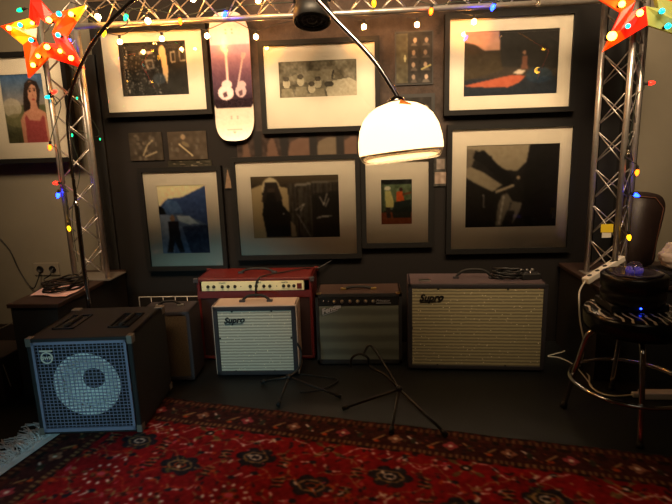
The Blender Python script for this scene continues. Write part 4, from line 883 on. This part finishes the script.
for i in range(-1, int(RL/cell)+2):
    for j in range(-1, int(RD/cell)+2):
        cx, cy = i*cell+.12, j*cell*.86+.37+(.0 if i % 2 else cell*.43); k = (i*3+j) % 3
        if k == 0:       # dark medallion with tan hexagon
            for a_ in range(6): el(cx+.056*math.cos(a_*PI/3), cy+.04*math.sin(a_*PI/3), .028, .024, nav)
            el(cx, cy, .062, .046, nav)
            for sg in (-1, 1):
                for m_i in range(3): seg(cx+sg*.10, cy+(m_i-1)*.022, cx+sg*.15, cy+(m_i-1)*.022+.006, .0032, tan); seg(cx+sg*.10, cy+(m_i-1)*.022+.009, cx+sg*.15, cy+(m_i-1)*.022+.014, .005, blk)
            for a_ in range(6):
                q0, q1 = a_*PI/3, (a_+1)*PI/3; seg(cx+.052*math.cos(q0), cy+.034*math.sin(q0), cx+.052*math.cos(q1), cy+.034*math.sin(q1), .0045, org_c if j % 2 else tan); seg(cx+.024*math.cos(q0), cy+.016*math.sin(q0), cx+.024*math.cos(q1), cy+.016*math.sin(q1), .0035, wht if i % 2 else org_c)
            el(cx, cy, .008, .006, nav)
        elif k == 1:     # ring of white knots around a rose
            for a_ in range(11): q = a_*PI/5.5; el(cx+.062*math.cos(q), cy+.055*math.sin(q), .009, .0065, wht, 1, q)
            el(cx, cy, .03, .026, org_c, .7); el(cx, cy, .015, .012, pnk)
            for a_ in range(5): q = a_*PI*.4; el(cx+.03*math.cos(q), cy+.03*math.sin(q), .012, .01, brn)
        else:            # leafy spray
            for a_ in range(4): q = a_*PI/2+.6; seg(cx, cy, cx+.07*math.cos(q), cy+.06*math.sin(q), .0045, tan); el(cx+.06*math.cos(q), cy+.055*math.sin(q), .02, .012, (90,84,44), .85, q)
            el(cx, cy, .022, .018, blk); el(cx, cy, .01, .008, wht)
        # stems and scattered small motifs around
        for a_ in range(4):
            q = a_*PI/2+.35*(-1)**i; px_, py_ = cx+.11*math.cos(q), cy+.10*math.sin(q)
            seg(px_, py_, px_+.05*math.cos(q+1), py_+.045*math.sin(q+1), .0038, wht if a_ % 2 else tan); seg(px_, py_, px_+.035*math.cos(q-1), py_+.035*math.sin(q-1), .004, tan)
            el(px_, py_, .014, .011, nav if a_ % 2 else brn)
        for a_ in range(34):
            px_, py_ = cx+random.uniform(-.15, .15), cy+random.uniform(-.13, .13); col = random.choice([wht, org_c, nav, nav, tan, brn, blk, pnk, (90,84,44)]); q = random.uniform(0, PI)
            el(px_, py_, random.uniform(.006, .018), random.uniform(.003, .008), col, .85, q)
for j in range(9):      # thin vines wandering across the field
    for ph in (0, 1):
        y0_ = .25+j*.19+ph*.06; col = [wht, tan, org_c, (120,104,60)][(j+ph) % 4]; P_ = [(x_*.02, y0_+.045*math.sin(x_*.02*17+j*2+ph*3)+.012*math.sin(x_*.02*61)) for x_ in range(int(RL/.02))]
        for k_, (p_, q_) in enumerate(zip(P_, P_[1:])):
            if (k_//3+j) % 4: seg(*p_, *q_, .0028, col)
            elif k_ % 3 == 0: el(p_[0], p_[1]+.012, .011, .006, random.choice([nav, wht, (110,80,40), brn]), 1, 1.0)
# borders
m_ = ed < B0; c.a[m_] = blk; mm = m_ & (ed > .07) & (ed < .175); c.a[mm] = (52,18,18)
for lo, hi, col, col2, fr in ((.006,.022,brn,blk,40),(.022,.05,(104,70,44),(54,20,16),75),(.05,.07,blk,brn,30),(.175,.20,(120,92,58),(56,22,18),85),(.20,.212,(96,26,20),blk,30)):
    mk = (ed >= lo) & (ed < hi); st_ = (np.sin(al*fr*3.1+np.sin(al*40)*1.2) > .1); c.a[mk & st_] = col; c.a[mk & ~st_] = col2
def bpt(s, dpt, side): return (s, dpt) if side == 0 else (dpt, s)
for side, Ls in ((0, RL), (1, RD)):
    s = .1; n_ = 0
    while s < Ls:
        x_, y_ = bpt(s, .122, side); r0 = 0 if side == 0 else PI/2
        if n_ % 3 == 0:
            for a_ in range(4): q = a_*PI/2; el(x_+.018*math.cos(q), y_+.018*math.sin(q), .013, .013, (150,56,66) if n_ % 2 else (136,92,70))
            el(x_, y_, .009, .009, wht)
        elif n_ % 3 == 1: seg(*bpt(s-.03, .09, side), *bpt(s+.02, .14, side), .006, wht if n_ % 2 else tan); el(x_, y_, .012, .022, (40,44,34))
        else: seg(*bpt(s-.02, .15, side), *bpt(s+.03, .10, side), .006, tan); el(*bpt(s, .15, side), .012, .01, org_c)
        for a_ in range(5): el(*bpt(s+random.uniform(-.04, .04), random.uniform(.08, .165), side), .008, .005, random.choice([brn, (84,70,44), nav, (120,50,30)]), .9, random.uniform(0, 3))
        s += .075; n_ += 1
c.noise(9, 2, (1,.8,.7)); c.noise(9, 1, (1,.8,.7)); c.blur()
RZ = .0058
def rugshape(P):
    x = P[:, 0]+RL/2; y = RD/2-P[:, 2]; q = np.zeros_like(P)
    bump = .0012*np.sin(x*9+y*4)+.0010*np.sin(x*23-y*11)
    for a_ in range(3): q[:, a_] = org[a_]+ax[a_]*x+ay[a_]*y
    q[:, 2] = RZ+bump-.004*np.exp(-np.minimum(np.minimum(x, RL-x), np.minimum(y, RD-y))/.006); return q
t = thing('persian_rug', 'red patterned Persian rug with dark border and white fringe on the dark floor', 'rug', (org.x, org.y, 0))
pile = paint_mesh('pile', c, RL, RD, painted('rug_wool', .95, .5), None, fn=rugshape)
pile.parent = t; pile.data.transform(Matrix.Translation(-Vector((org.x, org.y, 0))))
# fringe along the left end
wool = mat('white_wool', (214,216,220), .9, noise=.12, scale=80)
fb = MB(); a = org+ay*.0; NF = 60; V = []; F = []
for i in range(NF+1):
    s = RD*i/NF; wv = .035+.008*math.sin(s*31)+.006*math.sin(s*57)
    for q in (0.004, -wv): p = org+ay*s+ax*q; V += [Vector((p.x, p.y, .0015)), Vector((p.x, p.y, .0065+.0015*math.sin(s*70)))]
for i in range(NF):
    b = i*4; n4 = b+4; F += [(b+1, n4+1, n4+3, b+3), (b, b+2, n4+2, n4), (b+2, b+3, n4+3, n4+2), (b, n4, n4+1, b+1)]
fb.add(V, F).build('woven_end', wool, t, world=True)
fb = MB()
for i in range(1500):
    s = random.uniform(0, RD); heap = 1 if (.0 < s < .22 or s > 1.0) else 0; L_ = random.uniform(.015, .035)
    if .30 < s < .8 and i % 2: L_ = random.uniform(.08, .2)
    p = org+ay*s-ax*.03; dr = (-ax+ay*random.uniform(-.9, .2)).normalized(); p1 = p+dr*L_*.5+ay*random.uniform(-.02, .02); p2 = p+dr*L_+ay*random.uniform(-.03, .05)
    zz = random.uniform(.004, .012); fb.tube([Vector((p.x, p.y, .005)), Vector((p1.x, p1.y, zz)), Vector((p2.x, p2.y, .004))], .0028, 4)
f_ = fb.build('fringe', wool, t, world=True); f_['kind'] = 'stuff'
# ------------------------------------------------------------------ light
def area(name, loc, aim, size, energy, col, spread=PI):
    l = bpy.data.lights.new(name, 'AREA'); l.energy = energy; l.color = col; l.size = size; l.spread = spread
    o = bpy.data.objects.new(name, l); COL.objects.link(o); o.location = loc; o.rotation_euler = (Vector(aim)-Vector(loc)).to_track_quat('-Z', 'Y').to_euler(); return o
l = bpy.data.lights.new('cool_fill_spot', 'SPOT'); l.energy = 85; l.color = (.46, .88, .95); l.spot_size = math.radians(34); l.spot_blend = .8; l.shadow_soft_size = .08  # added unseen spot giving the left amps their cool light; no doorway there
o = bpy.data.objects.new('cool_fill_spot', l); COL.objects.link(o); o.location = (-1.2, -.3, .9); o.rotation_euler = (Vector((-.98, 2.2, .08))-Vector(o.location)).to_track_quat('-Z', 'Y').to_euler()
area('room_fill', (.4, -.6, 3.4), (.3, 2.6, .2), 1.2, 5, (1.0, .80, .55))  # added dim warm fill for the whole room, no fixture behind it
area('wall_wash_fill', (-.15, .8, 3.05), (-.15, 3.0, 1.55), 3.5, 53, (1.0, .71, .42), math.radians(56))  # added wall washer: brightens the pictures, narrow spread spares amps and floor
lt = bpy.data.lights['wall_wash_fill']; lt.shape = 'RECTANGLE'; lt.size_y = .7
w = bpy.data.worlds.new('world'); S.world = w; w.use_nodes = True; w.node_tree.nodes['Background'].inputs[0].default_value = (.02, .018, .016, 1); w.node_tree.nodes['Background'].inputs[1].default_value = .4
S.view_settings.view_transform = 'Standard'; S.view_settings.look = 'None'; S.view_settings.exposure = -.22; S.view_settings.gamma = 1
S.view_settings.use_curve_mapping = False
